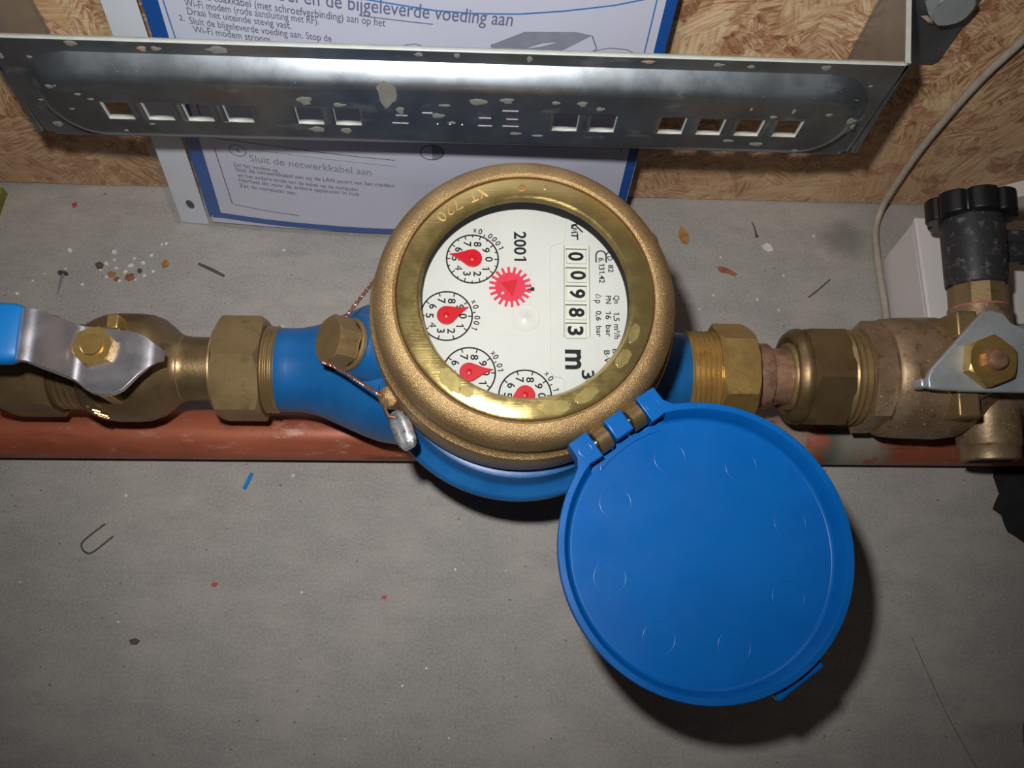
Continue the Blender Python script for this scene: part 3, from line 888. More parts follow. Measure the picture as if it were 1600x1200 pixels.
LV = root('ball_valve', 'tarnished brass ball valve with a steel lever and blue grip', 'valve', tuple(Vector((-152.0, 0, AX)) + Euler((math.radians(10), 0, 0)).to_matrix() @ Vector((0, 0, -22))), (math.radians(10), 0, 0))
lz = (0, 0, 22)
def lv(name, mb, mat, parent=LV, **kw):
    return part(name, mb, mat, parent, loc=lz if parent is LV else (0, 0, 0), **kw)
vb = MB().lathe([(0, -15.5), (16.5, -15.5), (17.6, -15), (19.5, -12), (21.0, -8), (21.6, -3), (21.6, 4), (21.2, 9), (19.6, 13.4), (17.0, 16.6), (14.4, 19.4), (13.2, 21.6), (12.8, 24.5), (12.5, 37), (0, 37)], 72, ALONG_X)
vb.lathe([(0, 0), (11, 0), (10.4, 24), (9.2, 25.5), (0, 25.5)], 40)
vbo = lv('valve_body', vb, 'brass_tarnished', sharp=40)
lv('valve_seam', MB().lathe([(13.1, 21.4), (13.35, 21.8), (13.1, 22.2)], 56, ALONG_X), 'brass_nut', vbo)
th = MB().lathe(thread_prof(-30, -15.4, 17.0, 2.4, 1.0), 64, ALONG_X)
lv('thread', th, 'brass_tarnished', vbo, sharp=25)
for (x, y, sx, sy) in ((2.2, 10.6, 2.2, 2.8), (2.0, -15.4, 2.2, 2.4)):
    lv('stop_lug', MB().box(x - sx, x + sx, y - sy, y + sy, 12, 27.5), 'brass_bright', vbo, bevel=0.6)
emb = MB()
for pth in ([(-9.6, -18.6, 12.0), (-9.2, -18.9, 12.3)], [(-8.2, -19.6, 10.8), (-5.6, -20.2, 9.6)], [(-8.0, -20.4, 9.2), (-3.6, -21.4, 7.2)], [(-7.2, -21.0, 7.4), (-3.6, -21.8, 5.6)]):
    emb.tube(pth, 0.55, 8)
lv('cast_mark', emb, 'brass_bright', vbo)
LX = 3.0
lev = MB().ribbon([(x_ + LX, z_, a_, b_) for x_, z_, a_, b_ in [(-46, 48.6, -10.6, 8.6), (-22, 48.4, -10.6, 8.6), (-19.6, 47.8, -10.8, 8.4), (-17.6, 46.4, -11.2, 8.2), (-15.6, 43.6, -11.8, 7.8), (-9.6, 36.4, -13.4, 6.6), (-8.2, 35.4, -14.2, 6.3), (-6.6, 35.0, -15.6, 6.2), (-4.6, 35.0, -17.4, 6.0), (-2, 35.0, -18.8, 5.8), (2, 35.0, -19.4, 5.4), (5.5, 35.0, -19.0, 5.0), (8.5, 35.0, -17.4, 4.6), (11, 35.0, -14.6, 4.0), (13.4, 34.9, -11.8, 3.2), (16, 34.6, -9.6, 1.8), (18, 33.8, -7.8, 0.4), (19.6, 32.2, -6.2, -0.8), (20.6, 29.8, -5.4, -1.6)]], 2.4)
levo = lv('lever', lev, 'steel', sharp=35, bevel=0.35)
gr = MB()
gp = []
for x, z, w, t in ((-20.0, 48.2, 10.0, 3.0), (-22.5, 48.2, 10.8, 4.0), (-30, 48.4, 11.0, 4.4), (-60, 49.0, 11.2, 4.6), (-100, 50.0, 11.2, 4.6), (-104, 50.0, 9.6, 3.2)):
    gp.append((x, z, w, t))
vs, fs = [], []
for x, z, w, t in gp:
    for k in range(24):
        a = 2 * PI * k / 24
        c, s_ = math.cos(a), math.sin(a)
        vs.append((x, -0.9 + w * math.copysign(abs(c) ** 0.45, c), z - 1.2 + t * math.copysign(abs(s_) ** 0.6, s_)))
for i in range(len(gp) - 1):
    for k in range(24):
        fs.append((i * 24 + k, i * 24 + (k + 1) % 24, (i + 1) * 24 + (k + 1) % 24, (i + 1) * 24 + k))
fs += [tuple(range(24)), tuple(range((len(gp) - 1) * 24, len(gp) * 24))]
gr.add(vs, fs)
lv('grip', gr, 'grip_blue', label='blue plastic grip on the steel lever')
nuto = lv('lever_nut', MB().hexnut(13.0, 35.0, 38.4, T(0.6, -2.0, 0), rot0=math.radians(18), ch0=False), 'brass_bright', sharp=20)
lv('stem', MB().lathe([(0, 20), (4.0, 20), (4.0, 39.2), (3.5, 39.8), (0, 40.0)], 32, T(0.6, -2.0, 0)), 'brass_bright', nuto)
# the nut at the far end of that valve
hexthing('compression_nut', 'tarnished brass nut under the blue lever grip', 'pipe nut', -198, -177.5, 36.0, 11.2, 'brass_tarnished', math.radians(8))
o = tag(part('supply_pipe', MB().tube([(-420, 0, AX), (-183, 0, AX)], 11.0, 40), 'copper_fitting'), 'copper supply pipe entering the brass nut under the blue grip', 'pipe')

# ------------------------------------------------------------------ pipe run, right of the meter
hexthing('union_nut', 'bright brass hexagonal union nut on the threaded outlet of the meter', 'pipe nut', 82.6, 97.4, 38.4, 14.0, 'brass_bright', math.radians(43))
tp = root('tail_pipe', 'short stepped copper tail pipe between two brass nuts', 'pipe', (98.2, 0, AX - 13.6))
part('collar', MB().lathe([(0, -8), (13.3, -8), (13.6, -0.6), (13.6, 6.8), (13.2, 7.4), (0, 7.4)], 56, T(0, 0, 13.6) @ ALONG_X), 'copper_fitting', tp)
part('tube', MB().lathe([(0, 7.2), (11.6, 7.2), (11.6, 23), (0, 23)], 56, T(0, 0, 13.6) @ ALONG_X), 'copper_fitting', tp)
def right_nut_extra(o, z):
    part('lip', MB().lathe([(11.8, -14.2), (13.2, -14.2), (13.9, -13.6), (14.2, -12.6), (13.6, -11.0), (11.8, -11.0)], 56, T(0, 0, z) @ ALONG_X, closed=True), 'brass_nut', o)
    part('lip', MB().lathe([(14.8, -13.0), (16.2, -13.8), (18.0, -13.4), (19.6, -11.4), (19.9, -9.2), (19.4, -8.2), (11.8, -8.0), (11.8, -11.0), (14.0, -11.4)], 56, T(0, 0, z) @ ALONG_X, closed=True), 'brass_tarnished', o)
    part('lip', MB().lathe([(14.0, 7.6), (19.4, 7.6), (20.2, 9.0), (19.6, 10.2), (14.0, 10.2)], 56, T(0, 0, z) @ ALONG_X, closed=True), 'brass_nut', o)
hexthing('union_nut', 'large weathered brass union nut with limescale beside the safety valve', 'pipe nut', 119.2, 135.6, 38.6, 11.8, 'brass_tarnished', math.radians(24), extra=right_nut_extra)

RV = root('inlet_safety_valve', 'dusty brass inlet valve with grey lever plate and black relief knob', 'valve', tuple(Vector((179, 0, AX)) + Euler((math.radians(15), 0, 0)).to_matrix() @ Vector((0, 0, -26))), (math.radians(15), 0, 0))
rz_ = (0, 0, 26)
def rv(name, mb, mat, parent=RV, **kw):
    return part(name, mb, mat, parent, loc=rz_ if parent is RV else (0, 0, 0), **kw)
vb = MB().lathe([(0, -27.4), (23.2, -27.4), (24.4, -26), (25.0, -20), (25.4, -4), (24.4, 4), (21, 10), (17.5, 14), (16, 18), (15.4, 60), (0, 60)], 72, ALONG_X)
vb.lathe([(0, 0), (14, 0), (12.5, 22), (11, 25), (0, 25)], 48)
CXV = 19.2                                    # cross axis of the relief part
vb.lathe([(0, -34.2), (9.8, -34.2), (11.4, -33.6), (11.6, -28.6), (12.1, -28.0), (12.4, -27.2), (12.6, -10), (14.5, 0), (14.5, 12), (13.0, 20), (12.2, 24), (12.2, 30), (0, 30)], 56, T(CXV, 0, 0) @ ALONG_Y)
vbo = rv('valve_body', vb, 'brass_dusty', sharp=40)
rv('hexagon', MB().hexnut(41.0, -35.6, -27.2, ALONG_X, rot0=math.radians(-11), ch0=False), 'brass_dusty', vbo, sharp=18)
rv('thread', MB().lathe(thread_prof(-44.0, -35.4, 19.8, 2.8, 1.1), 64, ALONG_X), 'brass_nut', vbo, sharp=25)
rv('drain_bore', MB().lathe([(0, -34.3), (8.8, -34.3), (8.8, -34.0), (0, -34.0)], 40, T(CXV, 0, 0) @ ALONG_Y), 'rubber', vbo)
for (x, y, sx, sy) in ((-2.4, 17.2, 4.2, 5.2), (-4.0, -14.6, 4.4, 5.0)):
    rv('stop_lug', MB().box(x - sx, x + sx, y - sy, y + sy, 12, 28.0), 'brass_nut', vbo, bevel=1.0)
lp = [(-22.6, -5.4), (-21.0, -2.0)] + [(0.6 + t * 0.0, 20.6) for t in (0,)] + [(4.0, 21.4), (9.0, 20.6), (12.0, 16.6), (16.5, 14.6), (22, 14.6), (60, 14.6), (60, -10.4), (14, -10.6), (-8, -10.4), (-19, -9.8), (-22.4, -9.4)]
lever2 = MB().prism(list(reversed(lp)), 30.2, 33.2)
levo = rv('lever_plate', lever2, 'zinc', bevel=0.8)
rv('lever_tab', MB().box(-25.2, -21.4, -9.2, -5.4, 26.0, 32.8), 'zinc', levo, bevel=1.0)
nuto = rv('lever_nut', MB().hexnut(17.6, 33.2, 38.6, T(0.4, 0.8, 0), rot0=math.radians(22), ch0=False), 'brass_bright', sharp=20)
sq = []
for k in range(4):
    sq += arc(2.6 * (1 if k in (0, 3) else -1), 2.6 * (1 if k < 2 else -1), 1.5, 90 * k, 90 * k + 90, 4)
rv('stem', MB().lathe([(0, 20), (4.2, 20), (4.0, 41.4), (3.4, 42.4), (1.4, 43.0), (0, 43.1)], 32, T(0.4, 0.8, 0)).box(-3.6, 4.4, -1.4, 3.0, 33, 40.4), 'copper_fitting', nuto)
# brass neck, pink ring, black relief cartridge and knob, pointing at the wall
AY = T(CXV, 0, 0) @ ALONG_Y
necko = rv('brass_neck', MB().lathe([(0, 20), (10.9, 20), (11.0, 29.6), (0, 29.6)], 48, AY).hexnut(22.2, 30.6, 42, AY, rot0=math.radians(12), sides=10), 'brass_nut', sharp=18)
rv('seal_ring', MB().lathe([(10.8, 29.2), (11.9, 29.5), (12.1, 30.1), (11.9, 30.7), (10.8, 31.0)], 48, AY, closed=True), 'pink', necko, label='thin pink ring around the brass neck')
cart = rv('relief_cartridge', MB().lathe([(0, 39.6), (11.8, 39.6), (12.3, 40.2), (12.5, 44), (12.9, 68), (12.5, 72), (0, 72)], 56, AY), 'black_dusty')
rv('side_nipple', MB().lathe([(0, 10), (4.6, 10), (4.6, 22), (5.4, 23), (5.4, 34), (0, 34)], 28, T(CXV, 56, -2) @ ALONG_X), 'black_dusty', cart)
rv('side_nipple', MB().lathe([(0, 10), (3.4, 10), (3.4, 36), (0, 36)], 28, T(CXV, 62, 0) @ ALONG_X), 'black_dusty', cart)
kp = []
for k in range(160):
    a = 2 * PI * k / 160
    ph_ = ((8 * a / (2 * PI)) % 1) - 0.5
    r = 18.6 - 1.9 * math.exp(-(ph_ / 0.09) ** 2) - 0.5 * (1 - math.cos(PI * (1 - 2 * abs(ph_))))
    kp.append((r * math.cos(a), r * math.sin(a)))
rv('knob', MB().prism(kp, 68.8, 78.6, AY @ RZ(33.5)), 'black_knob', bevel=2.2, label='black fluted hand knob')

# ------------------------------------------------------------------ copper pipe along the floor
o = part('copper_pipe', MB().tube([(-500 + 20 * k, -12.6, 11.3) for k in range(51)], 11.0, 48), 'copper_pipe', loc=(0, 0, 0))
tag(o, 'reddish copper pipe lying on the concrete below the water meter', 'pipe')

# ------------------------------------------------------------------ galvanised bracket
YB = 84.6
BR = root('mounting_bracket', 'galvanised steel bracket with square holes splashed with mortar', 'bracket', (-23.5, YW, 88))
bo = Vector((-23.5, YW, 88))
def bp(name, mb, mat, parent=BR, **kw):
    return part(name, mb, mat, parent, loc=(-bo if parent is BR else (0, 0, 0)), **kw)
holes = [-151, -136, -121, -105.9, -79.1, -64.7, 19.2, 33.9, 61, 76.3, 91.6, 106.9]
HW, HZ0, HZ1 = 4.9, 106.6, 115.9
xl = set([-188.5 + 2.5 * k for k in range(133)])
for h in holes:
    xl -= set(x for x in xl if h - HW - 1.2 < x < h + HW + 1.2)
    xl |= {h - HW, h, h + HW}
for k in range(24):                           # finer columns around the rounded ends of the pressing
    xl.add(-187.3 + 1.5 * k); xl.add(140.5 - 1.5 * k)
xl = sorted(x for x in xl if -188.5 <= x <= 142)
zl = sorted(set([89.4 + 0.5 * k for k in range(int((140.2 - 89.4) / 0.5) + 1) if not (HZ0 - 0.4 < 89.4 + 0.5 * k < HZ0 + 0.4 or HZ1 - 0.4 < 89.4 + 0.5 * k < HZ1 + 0.4)] + [HZ0, HZ1]))
def emboss(x, z):
    cx0, cx1, cz, R = -160.5, 115.0, 112.6, 21.8
    dx = max(cx0 - x, 0, x - cx1)
    d = R - math.hypot(dx, z - cz)            # distance inside the stadium outline
    if d <= 0: return 0.0
    if d < 5.0: return 1.15 * d - 0.04 * d * d                # flank, eased a little
    u = min((d - 5.0) / 3.6, 1)
    return 4.75 + 0.75 * 3.6 * (u - u * u / 2)                # rounding into the flat
mb = MB()
idx = {}
for j, z in enumerate(zl):
    for i, x in enumerate(xl):
        f = (z - 140.2) / 50.8                # the plate narrows a little downwards
        mid = -23.3
        xx = mid + (x - mid) * (1 + 0.022 * f)
        idx[i, j] = len(mb.v)
        mb.v.append(Vector((xx, YB - emboss(x, z), z)))
for j in range(len(zl) - 1):
    for i in range(len(xl) - 1):
        xm, zm = (xl[i] + xl[i + 1]) / 2, (zl[j] + zl[j + 1]) / 2
        if HZ0 < zm < HZ1 and any(abs(xm - h) < HW for h in holes):
            continue
        if zm < 91.5 and (xm < -185.5 or xm > 139):
            continue
        mb.f.append((idx[i, j], idx[i + 1, j], idx[i + 1, j + 1], idx[i, j + 1]))
bar = link('bar', mb.mesh('bar', 40, recalc=False), 'galv', BR, loc=-bo)
so = bar.modifiers.new('sheet', 'SOLIDIFY'); so.thickness = 2.2 * S; so.offset = -1
bar.data.materials.append(MAT['lit_cut_edge']); so.material_offset_rim = 1
legm = {}
for sx, name in ((1, 'right'), (-1, 'left')):
    X = 142.0 if sx > 0 else -188.5
    xi = X - 2.0 * sx
    lg = MB()
    prof = [(YB, 90.2), (YB, 140.4), (YB + 2, 140.9), (YW - 2.0, 157), (YW - 2.0, 101.5)]
    lo_ = min(X, xi); hi_ = max(X, xi)
    lg.prism([(y, z) for y, z in prof], lo_, hi_, Matrix(((0, 0, 1, 0), (1, 0, 0, 0), (0, 1, 0, 0), (0, 0, 0, 1))))
    leg = bp('leg', lg, 'galv', bevel=0.5)
    eg = MB()
    for (y0, z0), (y1, z1) in (((YB + 0.6, 140.75), (YB + 2, 141.05)), ((YB + 2, 141.05), (YW - 2.2, 157.1))):
        eg.add([(lo_ + 0.05, y0, z0), (hi_ - 0.05, y0, z0), (hi_ - 0.05, y1, z1), (lo_ + 0.05, y1, z1), (lo_ + 0.05, y0, z0 - 0.5), (hi_ - 0.05, y0, z0 - 0.5), (hi_ - 0.05, y1, z1 - 0.5), (lo_ + 0.05, y1, z1 - 0.5)], [(0, 1, 2, 3), (0, 3, 7, 4), (1, 5, 6, 2), (0, 4, 5, 1), (3, 2, 6, 7)])
    bp('lit_cut_edge', eg, 'lit_cut_edge', leg)
    ft = MB().prism([(X - 2 * sx, 101.5), (X + 34 * sx, 102.2), (X + 36.0 * sx, 104.5), (X + 37.5 * sx, 175), (X - 2 * sx, 175)], 0, 2.2, T(0, YW, 0) @ RX(90))
    bp('foot_plate', ft, 'galv', leg, bevel=0.3)
# bars and dots shaped to catch light where the pressed lettering glints
for x0, x1, z in ((-45.9, -41.5, 112.7), (-47.4, -41.3, 108.4), (-35.9, -32.0, 114.5), (-14.5, -9.9, 112.6), (-14.7, -9.3, 108.2), (-5.7, 0.4, 116.9), (-4.0, 0.4, 112.3), (-5.3, 0.9, 108.3)):
    bp('pressed_glint_mark', MB().tube([(x0, YB - 6.0, z), (x1, YB - 6.0, z)], 0.45, 10), 'steel', bar)
for x in (-30.2, -25.5, -20.8):
    bp('pressed_glint_mark', MB().lathe([(0.6, 0), (0.4, 0.3), (0, 0.45)], 12, T(x, YB - 6.05, 108.4) @ RX(90)), 'steel', bar)
# mortar splashes
def blob(seed, n=14):
    rnd = random.Random(seed)
    rr = [1 + rnd.uniform(-0.28, 0.28) for _ in range(n)]
    m = MB()
    vs = [(rr[k] * math.cos(2 * PI * k / n), rr[k] * math.sin(2 * PI * k / n), 0) for k in range(n)]
    vs += [(0.72 * x, 0.72 * y, 0.28 + rnd.uniform(-0.06, 0.06)) for x, y, _ in vs[:n]]
    vs.append((0, 0, 0.34))
    fs = [(k, (k + 1) % n, n + (k + 1) % n, n + k) for k in range(n)] + [(n + k, n + (k + 1) % n, 2 * n) for k in range(n)]
    m.add(vs, fs)
    return m.mesh('mortar_splash', 60)
def with_mat(me, mat):
    c = me.copy(); c.materials.clear(); c.materials.append(MAT[mat]); return c
blobs = [blob(s) for s in range(5)]
blob_m = [with_mat(b, 'mortar') for b in blobs]
blob_p = [with_mat(b, 'plaster_pink') for b in blobs]
spl = [(-157.5, 138.3, 2.2, 1.4, 0), (-133.5, 136.6, 1.7, 1.4, 1), (-128.6, 136.8, 1.8, 1.2, 0), (-107.3, 137.3, 4.2, 1.8, 0), (-143.5, 129.8, 0.7, 1.3, 1), (-169.8, 123.0, 1.4, 1.3, 0), (-161, 119.4, 1.3, 0.8, 0), (-174.5, 131, 1.0, 0.8, 0), (-184.5, 131.5, 1.2, 1.8, 0), (-157.0, 117, 1.3, 0.7, 0), (-176, 115.2, 0.8, 0.5, 0), (-166, 111.5, 1.2, 0.4, 0), (-167.5, 123.5, 0.5, 0.5, 0), (-150, 100.0, 1.0, 0.6, 0), (-178.5, 95.5, 2.0, 2.0, 0), (-139, 104.2, 1.2, 0.5, 0),
       (-79, 119.5, 3.0, 2.4, 0), (-66.5, 117.6, 2.4, 1.3, 0), (-76.8, 103.8, 3.4, 1.6, 0), (-65.2, 103.4, 2.2, 2.0, 0), (-48.5, 124.2, 3.4, 7.0, 0), (-44, 115.6, 1.6, 2.2, 0), (-30.0, 113.2, 2.4, 1.6, 0), (-24.8, 109.5, 1.8, 0.9, 0), (-27, 119.0, 2.4, 0.9, 0), (-15.0, 121.5, 3.4, 1.8, 0), (-4.2, 122.4, 2.8, 1.6, 0), (-0.2, 104.2, 2.2, 1.0, 0), (6.8, 128, 1.0, 1.4, 0), (9.0, 103.3, 2.4, 0.9, 0), (14, 122, 1.6, 1.0, 0), (24.0, 121.8, 2.0, 1.6, 0), (31.0, 119.3, 1.6, 1.2, 0), (-36.4, 138.0, 1.8, 1.0, 0), (-22.6, 138, 1.2, 1.4, 0), (3.2, 137.4, 1.0, 1.6, 0),
       (46.2, 137.8, 2.6, 0.9, 1), (72, 137.4, 2.0, 1.0, 0), (84, 137, 1.6, 0.9, 0), (112, 137.6, 2.0, 1.6, 0), (97.6, 117.6, 1.4, 0.9, 0), (118.6, 119.6, 1.4, 1.0, 0), (128.4, 116.4, 1.8, 2.0, 0), (130.4, 113, 0.9, 1.4, 0), (96.2, 101.8, 3.0, 1.5, 0), (84, 103.4, 2.2, 0.9, 0), (112.6, 98.6, 1.5, 0.9, 0), (104.5, 121, 0.7, 1.6, 0), (88, 121.6, 0.6, 1.0, 0), (132, 129, 0.9, 0.6, 0), (127.4, 125.6, 0.6, 1.0, 0)]
for i, (x, z, sx, sz, pk) in enumerate(spl):
    e = emboss(x, z)
    gz = (emboss(x, z + 0.5) - emboss(x, z - 0.5))
    oo = link('mortar_splash', (blob_p if pk else blob_m)[i % 5], None, bar, loc=(x, YB - e + 0.05, z), rot=(PI / 2 - math.atan(gz), 0, 0))
    oo.scale = (sx, sz, 0.8)
# bolt through the right foot plate
bt = root('hex_bolt', 'zinc plated hexagon bolt holding the bracket foot to the board', 'bolt', (164.5, YW - 2.2, 139.0))
part('bolt_head', MB().hexnut(14.6, 1.9, 8.6, RX(90), rot0=0.35, ch0=False), 'zinc', bt, sharp=20)
part('washer', MB().lathe([(0, 0), (9.6, 0), (9.8, 0.4), (9.6, 1.9), (0, 1.9)], 36, RX(90)), 'galv', bt)
part('mortar_splash', MB().add([(-7, -2.4, -9), (-4.8, -2.6, -8.4), (-1.2, -2.8, -10.6), (-0.2, -2.4, -13), (-2.6, -2.2, -12.6), (-5.2, -2.2, -10.4), (-3.2, -4.0, -10.6)], [(0, 1, 6), (1, 2, 6), (2, 3, 6), (3, 4, 6), (4, 5, 6), (5, 0, 6)]), 'plaster_pink', bt)

# ------------------------------------------------------------------ instruction sheet in a punched sleeve
def ysheet(x, z):
    s = min(max((x + 160) / 222.0, 0), 1)
    return 104.2 + min(z, 300) / 300 * 17 - 6 * math.sin(PI * s)
def lean(x, z, d=0.0):
    """point on the curved sheet; d = distance in front of it"""
    return Vector((x, ysheet(x, z) - d, z))
SH = root('instruction_sheet', 'printed Dutch modem instruction sheet in a punched plastic sleeve', 'paper sheet', (-50, 104.2, 0))
sho = Vector((-50, 104.2, 0))
def sp_(name, mb, mat, parent=SH, **kw):
    return part(name, mb, mat, parent, loc=(-sho if parent is SH else (0, 0, 0)), **kw)
def sheet_grid(xf0, xf1, z0, z1, d, th=0.0, nx=40, nz=30):
    m = MB()
    for side, dd in enumerate((d, d - th) if th else (d,)):
        o = len(m.v)
        for j in range(nz + 1):
            z = z0 + (z1 - z0) * j / nz
            for i in range(nx + 1):
                x = xf0(z) + (xf1(z) - xf0(z)) * i / nx
                m.v.append(lean(x, z, dd))
        for j in range(nz):
            for i in range(nx):
                q = (o + j * (nx + 1) + i, o + j * (nx + 1) + i + 1, o + (j + 1) * (nx + 1) + i + 1, o + (j + 1) * (nx + 1) + i)
                m.f.append(q if side == 0 else q[::-1])
    return m
xl_ = lambda z: -160.6 + 0.05 * z
sp_('punched_strip', sheet_grid(lambda z: xl_(z) + 0.2, lambda z: xl_(z) + 13.6, 0.6, 297, 0.3, 0.5, 6, 30), 'strip_white')
sp_('sleeve', sheet_grid(lambda z: xl_(z) - 3.0, lambda z: 62 + 0.02 * z, 0.3, 298, 1.0, 0, 40, 30), 'film')
paper = sp_('paper', sheet_grid(lambda z: -144.5 + 0.052 * z, lambda z: 58.5 + 0.0 * z, 2.6, 297, 0.0, 0.25), 'paper')
def flat_print(pts, d=0.12):
    m = MB(); m.add([lean(x, z, d) for x, z in pts], [tuple(range(len(pts)))]); return m
def stroke(pts, w, d=0.14):
    """printed line of width w through points on the sheet"""
    m = MB()
    for i, (x, z) in enumerate(pts):
        a = pts[max(i - 1, 0)]; b = pts[min(i + 1, len(pts) - 1)]
        dx, dz = b[0] - a[0], b[1] - a[1]; l = math.hypot(dx, dz)
        nx, nz = -dz / l * w / 2, dx / l * w / 2
        m.v += [lean(x + nx, z + nz, d), lean(x - nx, z - nz, d)]
        if i: m.f.append((2 * i - 2, 2 * i - 1, 2 * i + 1, 2 * i))
    return m
def dense(pts, n=10):
    out = []
    for (a, b), (c, d) in zip(pts, pts[1:]):
        out += [(a + (c - a) * k / n, b + (d - b) * k / n) for k in range(n)]
    return out + [pts[-1]]
sp_('printed_border', stroke(dense([(-142.5 + 0.052 * 8, 8), (-142.0 + 0.052 * 290, 290)], 20), 6.4), 'print_blue', paper)
bot = [(-143.5, 8.4), (-138, 8.6), (-127, 7.4), (-116.2, 6.4), (-104, 5.7), (-91.3, 5.2), (-74, 4.6), (-56.0, 4.4), (-30, 4.4), (0, 5), (30, 6), (56, 8)]
sp_('printed_border', stroke(dense(bot, 4), 4.2), 'print_blue', paper)
sp_('printed_border', stroke(dense([(56.0, 6), (56.6, 290)], 20), 4.4), 'print_blue', paper)
sp_('printed_line', stroke(dense([(-131.8, 66), (-126.5, 290)], 12), 0.6), 'print_line', paper)
sp_('printed_line', stroke(dense([(50.0, 60), (51.5, 290)], 12), 0.6), 'print_line', paper)
sp_('printed_line', stroke(dense([(-62, 143), (-55.1, 141.7), (-40.3, 139.3), (-31.0, 137.8), (-17.0, 136.7), (-0.5, 136.4), (16.1, 137.5), (34.9, 139.6), (51, 143)], 6), 0.7), 'print_line', paper)
sp_('printed_line', stroke(dense([(-130.6, 57.3), (-131.4, 18.4), (-115.2, 15.2), (-100, 13.4)], 8), 0.45), 'print_text', paper)
sp_('printed_line', stroke(dense([(-130.6, 64), (-111.5, 62.4), (-51.0, 56.6)], 8), 0.4), 'print_text', paper)
sp_('printed_line', stroke(dense([(-111, 58.4), (-51.0, 52.6)], 8), 0.3), 'print_grey', paper)
def run_text(name, txt, a, b, h, mat, bold=0.0):
    vs, fs, gw, gh, g0 = glyphs(txt, bold)
    L = math.hypot(b[0] - a[0], b[1] - a[1])
    ux, uz = (b[0] - a[0]) / L, (b[1] - a[1]) / L
    m = MB()
    m.add([lean(a[0] + ux * x * L / gw - uz * y * h / gh, a[1] + uz * x * L / gw + ux * y * h / gh, 0.14) for x, y in vs], fs)
    sp_(name, m, mat, paper)
run_text('printed_heading', 'kabel en de bijgeleverde voeding aan', (-93.0, 140.0), (-2.6, 131.0), 6.2, 'print_head', 0.004)
sp_('printed_line', stroke(dense([(-59.1, 134.6), (-32.1, 131.6)], 5), 0.45), 'print_head', paper)
run_text('printed_text', 'de data coaxkabel (met schroefverbinding) aan op het', (-122.0, 138.0), (-49.8, 130.0), 3.6, 'print_text', 0.0)
run_text('printed_text', 'Wi-Fi modem (rode aansluiting met RF).', (-122.6, 133.6), (-74.4, 129.6), 3.4, 'print_text', 0.0)
run_text('printed_text', 'Draai het uiteinde stevig vast.', (-122.6, 129.9), (-85.0, 126.8), 3.2, 'print_text', 0.0)
run_text('printed_text', '2.', (-126.5, 126.8), (-124.6, 126.6), 2.6, 'print_text', 0.004)
run_text('printed_text', 'Sluit de bijgeleverde voeding aan. Stop de', (-122.9, 125.6), (-70.7, 121.8), 3.3, 'print_text', 0.0)
run_text('printed_text', 'Wi-Fi modem stroom', (-122.6, 121.6), (-94.3, 119.6), 3.2, 'print_text', 0.0)
run_text('printed_text', 'Sluit de netwerkkabel aan', (-116.3, 50.6), (-62.4, 46.0), 4.6, 'print_grey', 0.004)
run_text('printed_text', 'Zet het modem uit.', (-124.7, 46.4), (-104.4, 44.4), 2.6, 'print_text', 0.002)
run_text('printed_text', 'Sluit de netwerkkabel aan op de LAN poort van het modem', (-124.3, 43.0), (-52.5, 38.0), 2.7, 'print_text', 0.004)
run_text('printed_text', 'en het andere einde van de kabel op de computer', (-124.0, 39.2), (-69.3, 34.4), 2.6, 'print_text', 0.002)
run_text('printed_text', 'Herhaal dit voor de andere apparaten in huis', (-124.3, 35.6), (-69.5, 31.0), 2.6, 'print_text', 0.002)
run_text('printed_text', 'Zet de computer aan.', (-125.0, 31.8), (-98.8, 29.2), 2.6, 'print_text', 0.002)
sp_('printed_emblem', stroke([(-120.4 + 3.6 * math.cos(t), 57.0 + 3.6 * math.sin(t)) for t in (2 * PI * k / 32 for k in range(33))], 0.4), 'print_text', paper)
run_text('printed_text', '4', (-121.2, 55.8), (-119.6, 55.7), 2.4, 'print_text', 0.006)
sp_('printed_emblem', stroke([(-34.4 + 5.2 * math.cos(t), 62.0 + 4.6 * math.sin(t)) for t in (2 * PI * k / 32 for k in range(33))], 0.5), 'print_text', paper)
sp_('printed_emblem', flat_print([(-34.4 + 5.2 * math.cos(t), 62.0 + 4.6 * math.sin(t)) for t in (-PI / 2 + PI * k / 16 for k in range(17))]), 'print_grey', paper)
sp_('printed_drawing', flat_print([(-10.0, 122.3), (2.4, 128.3), (21.9, 127.8), (28.4, 125.9), (18.0, 119.2), (-8, 117.5)]), 'print_grey', paper)
sp_('printed_drawing', stroke(dense([(28.4, 125.9), (31.0, 119.6), (26, 112), (-9, 114), (-10, 122.3)], 5), 0.4), 'print_text', paper)
sp_('printed_drawing', stroke([(-47.0, 118.0), (-43.5, 121.4), (-39.0, 122.3), (-35, 120.5), (-32, 117.4)], 0.35), 'print_text', paper)
sp_('printed_drawing', stroke([(28.0, 118.0), (36.0, 119.6), (43.0, 118.6), (48, 115.6)], 0.35), 'print_text', paper)
sp_('printed_drawing', stroke([(-58, 147), (-52, 143.4), (-47, 142.6), (-43, 144.6)], 0.5), 'print_line', paper)
ph = MB()
c = (-152.4, 15.4)
pts = [(c[0] + 1.9 * math.cos(t), c[1] + 3.2 * math.sin(t)) for t in (2 * PI * k / 20 for k in range(20))]
ph.add([lean(x, z, 0.34) for x, z in pts], [tuple(range(20))])
sp_('punched_hole', ph, 'gap_dark')

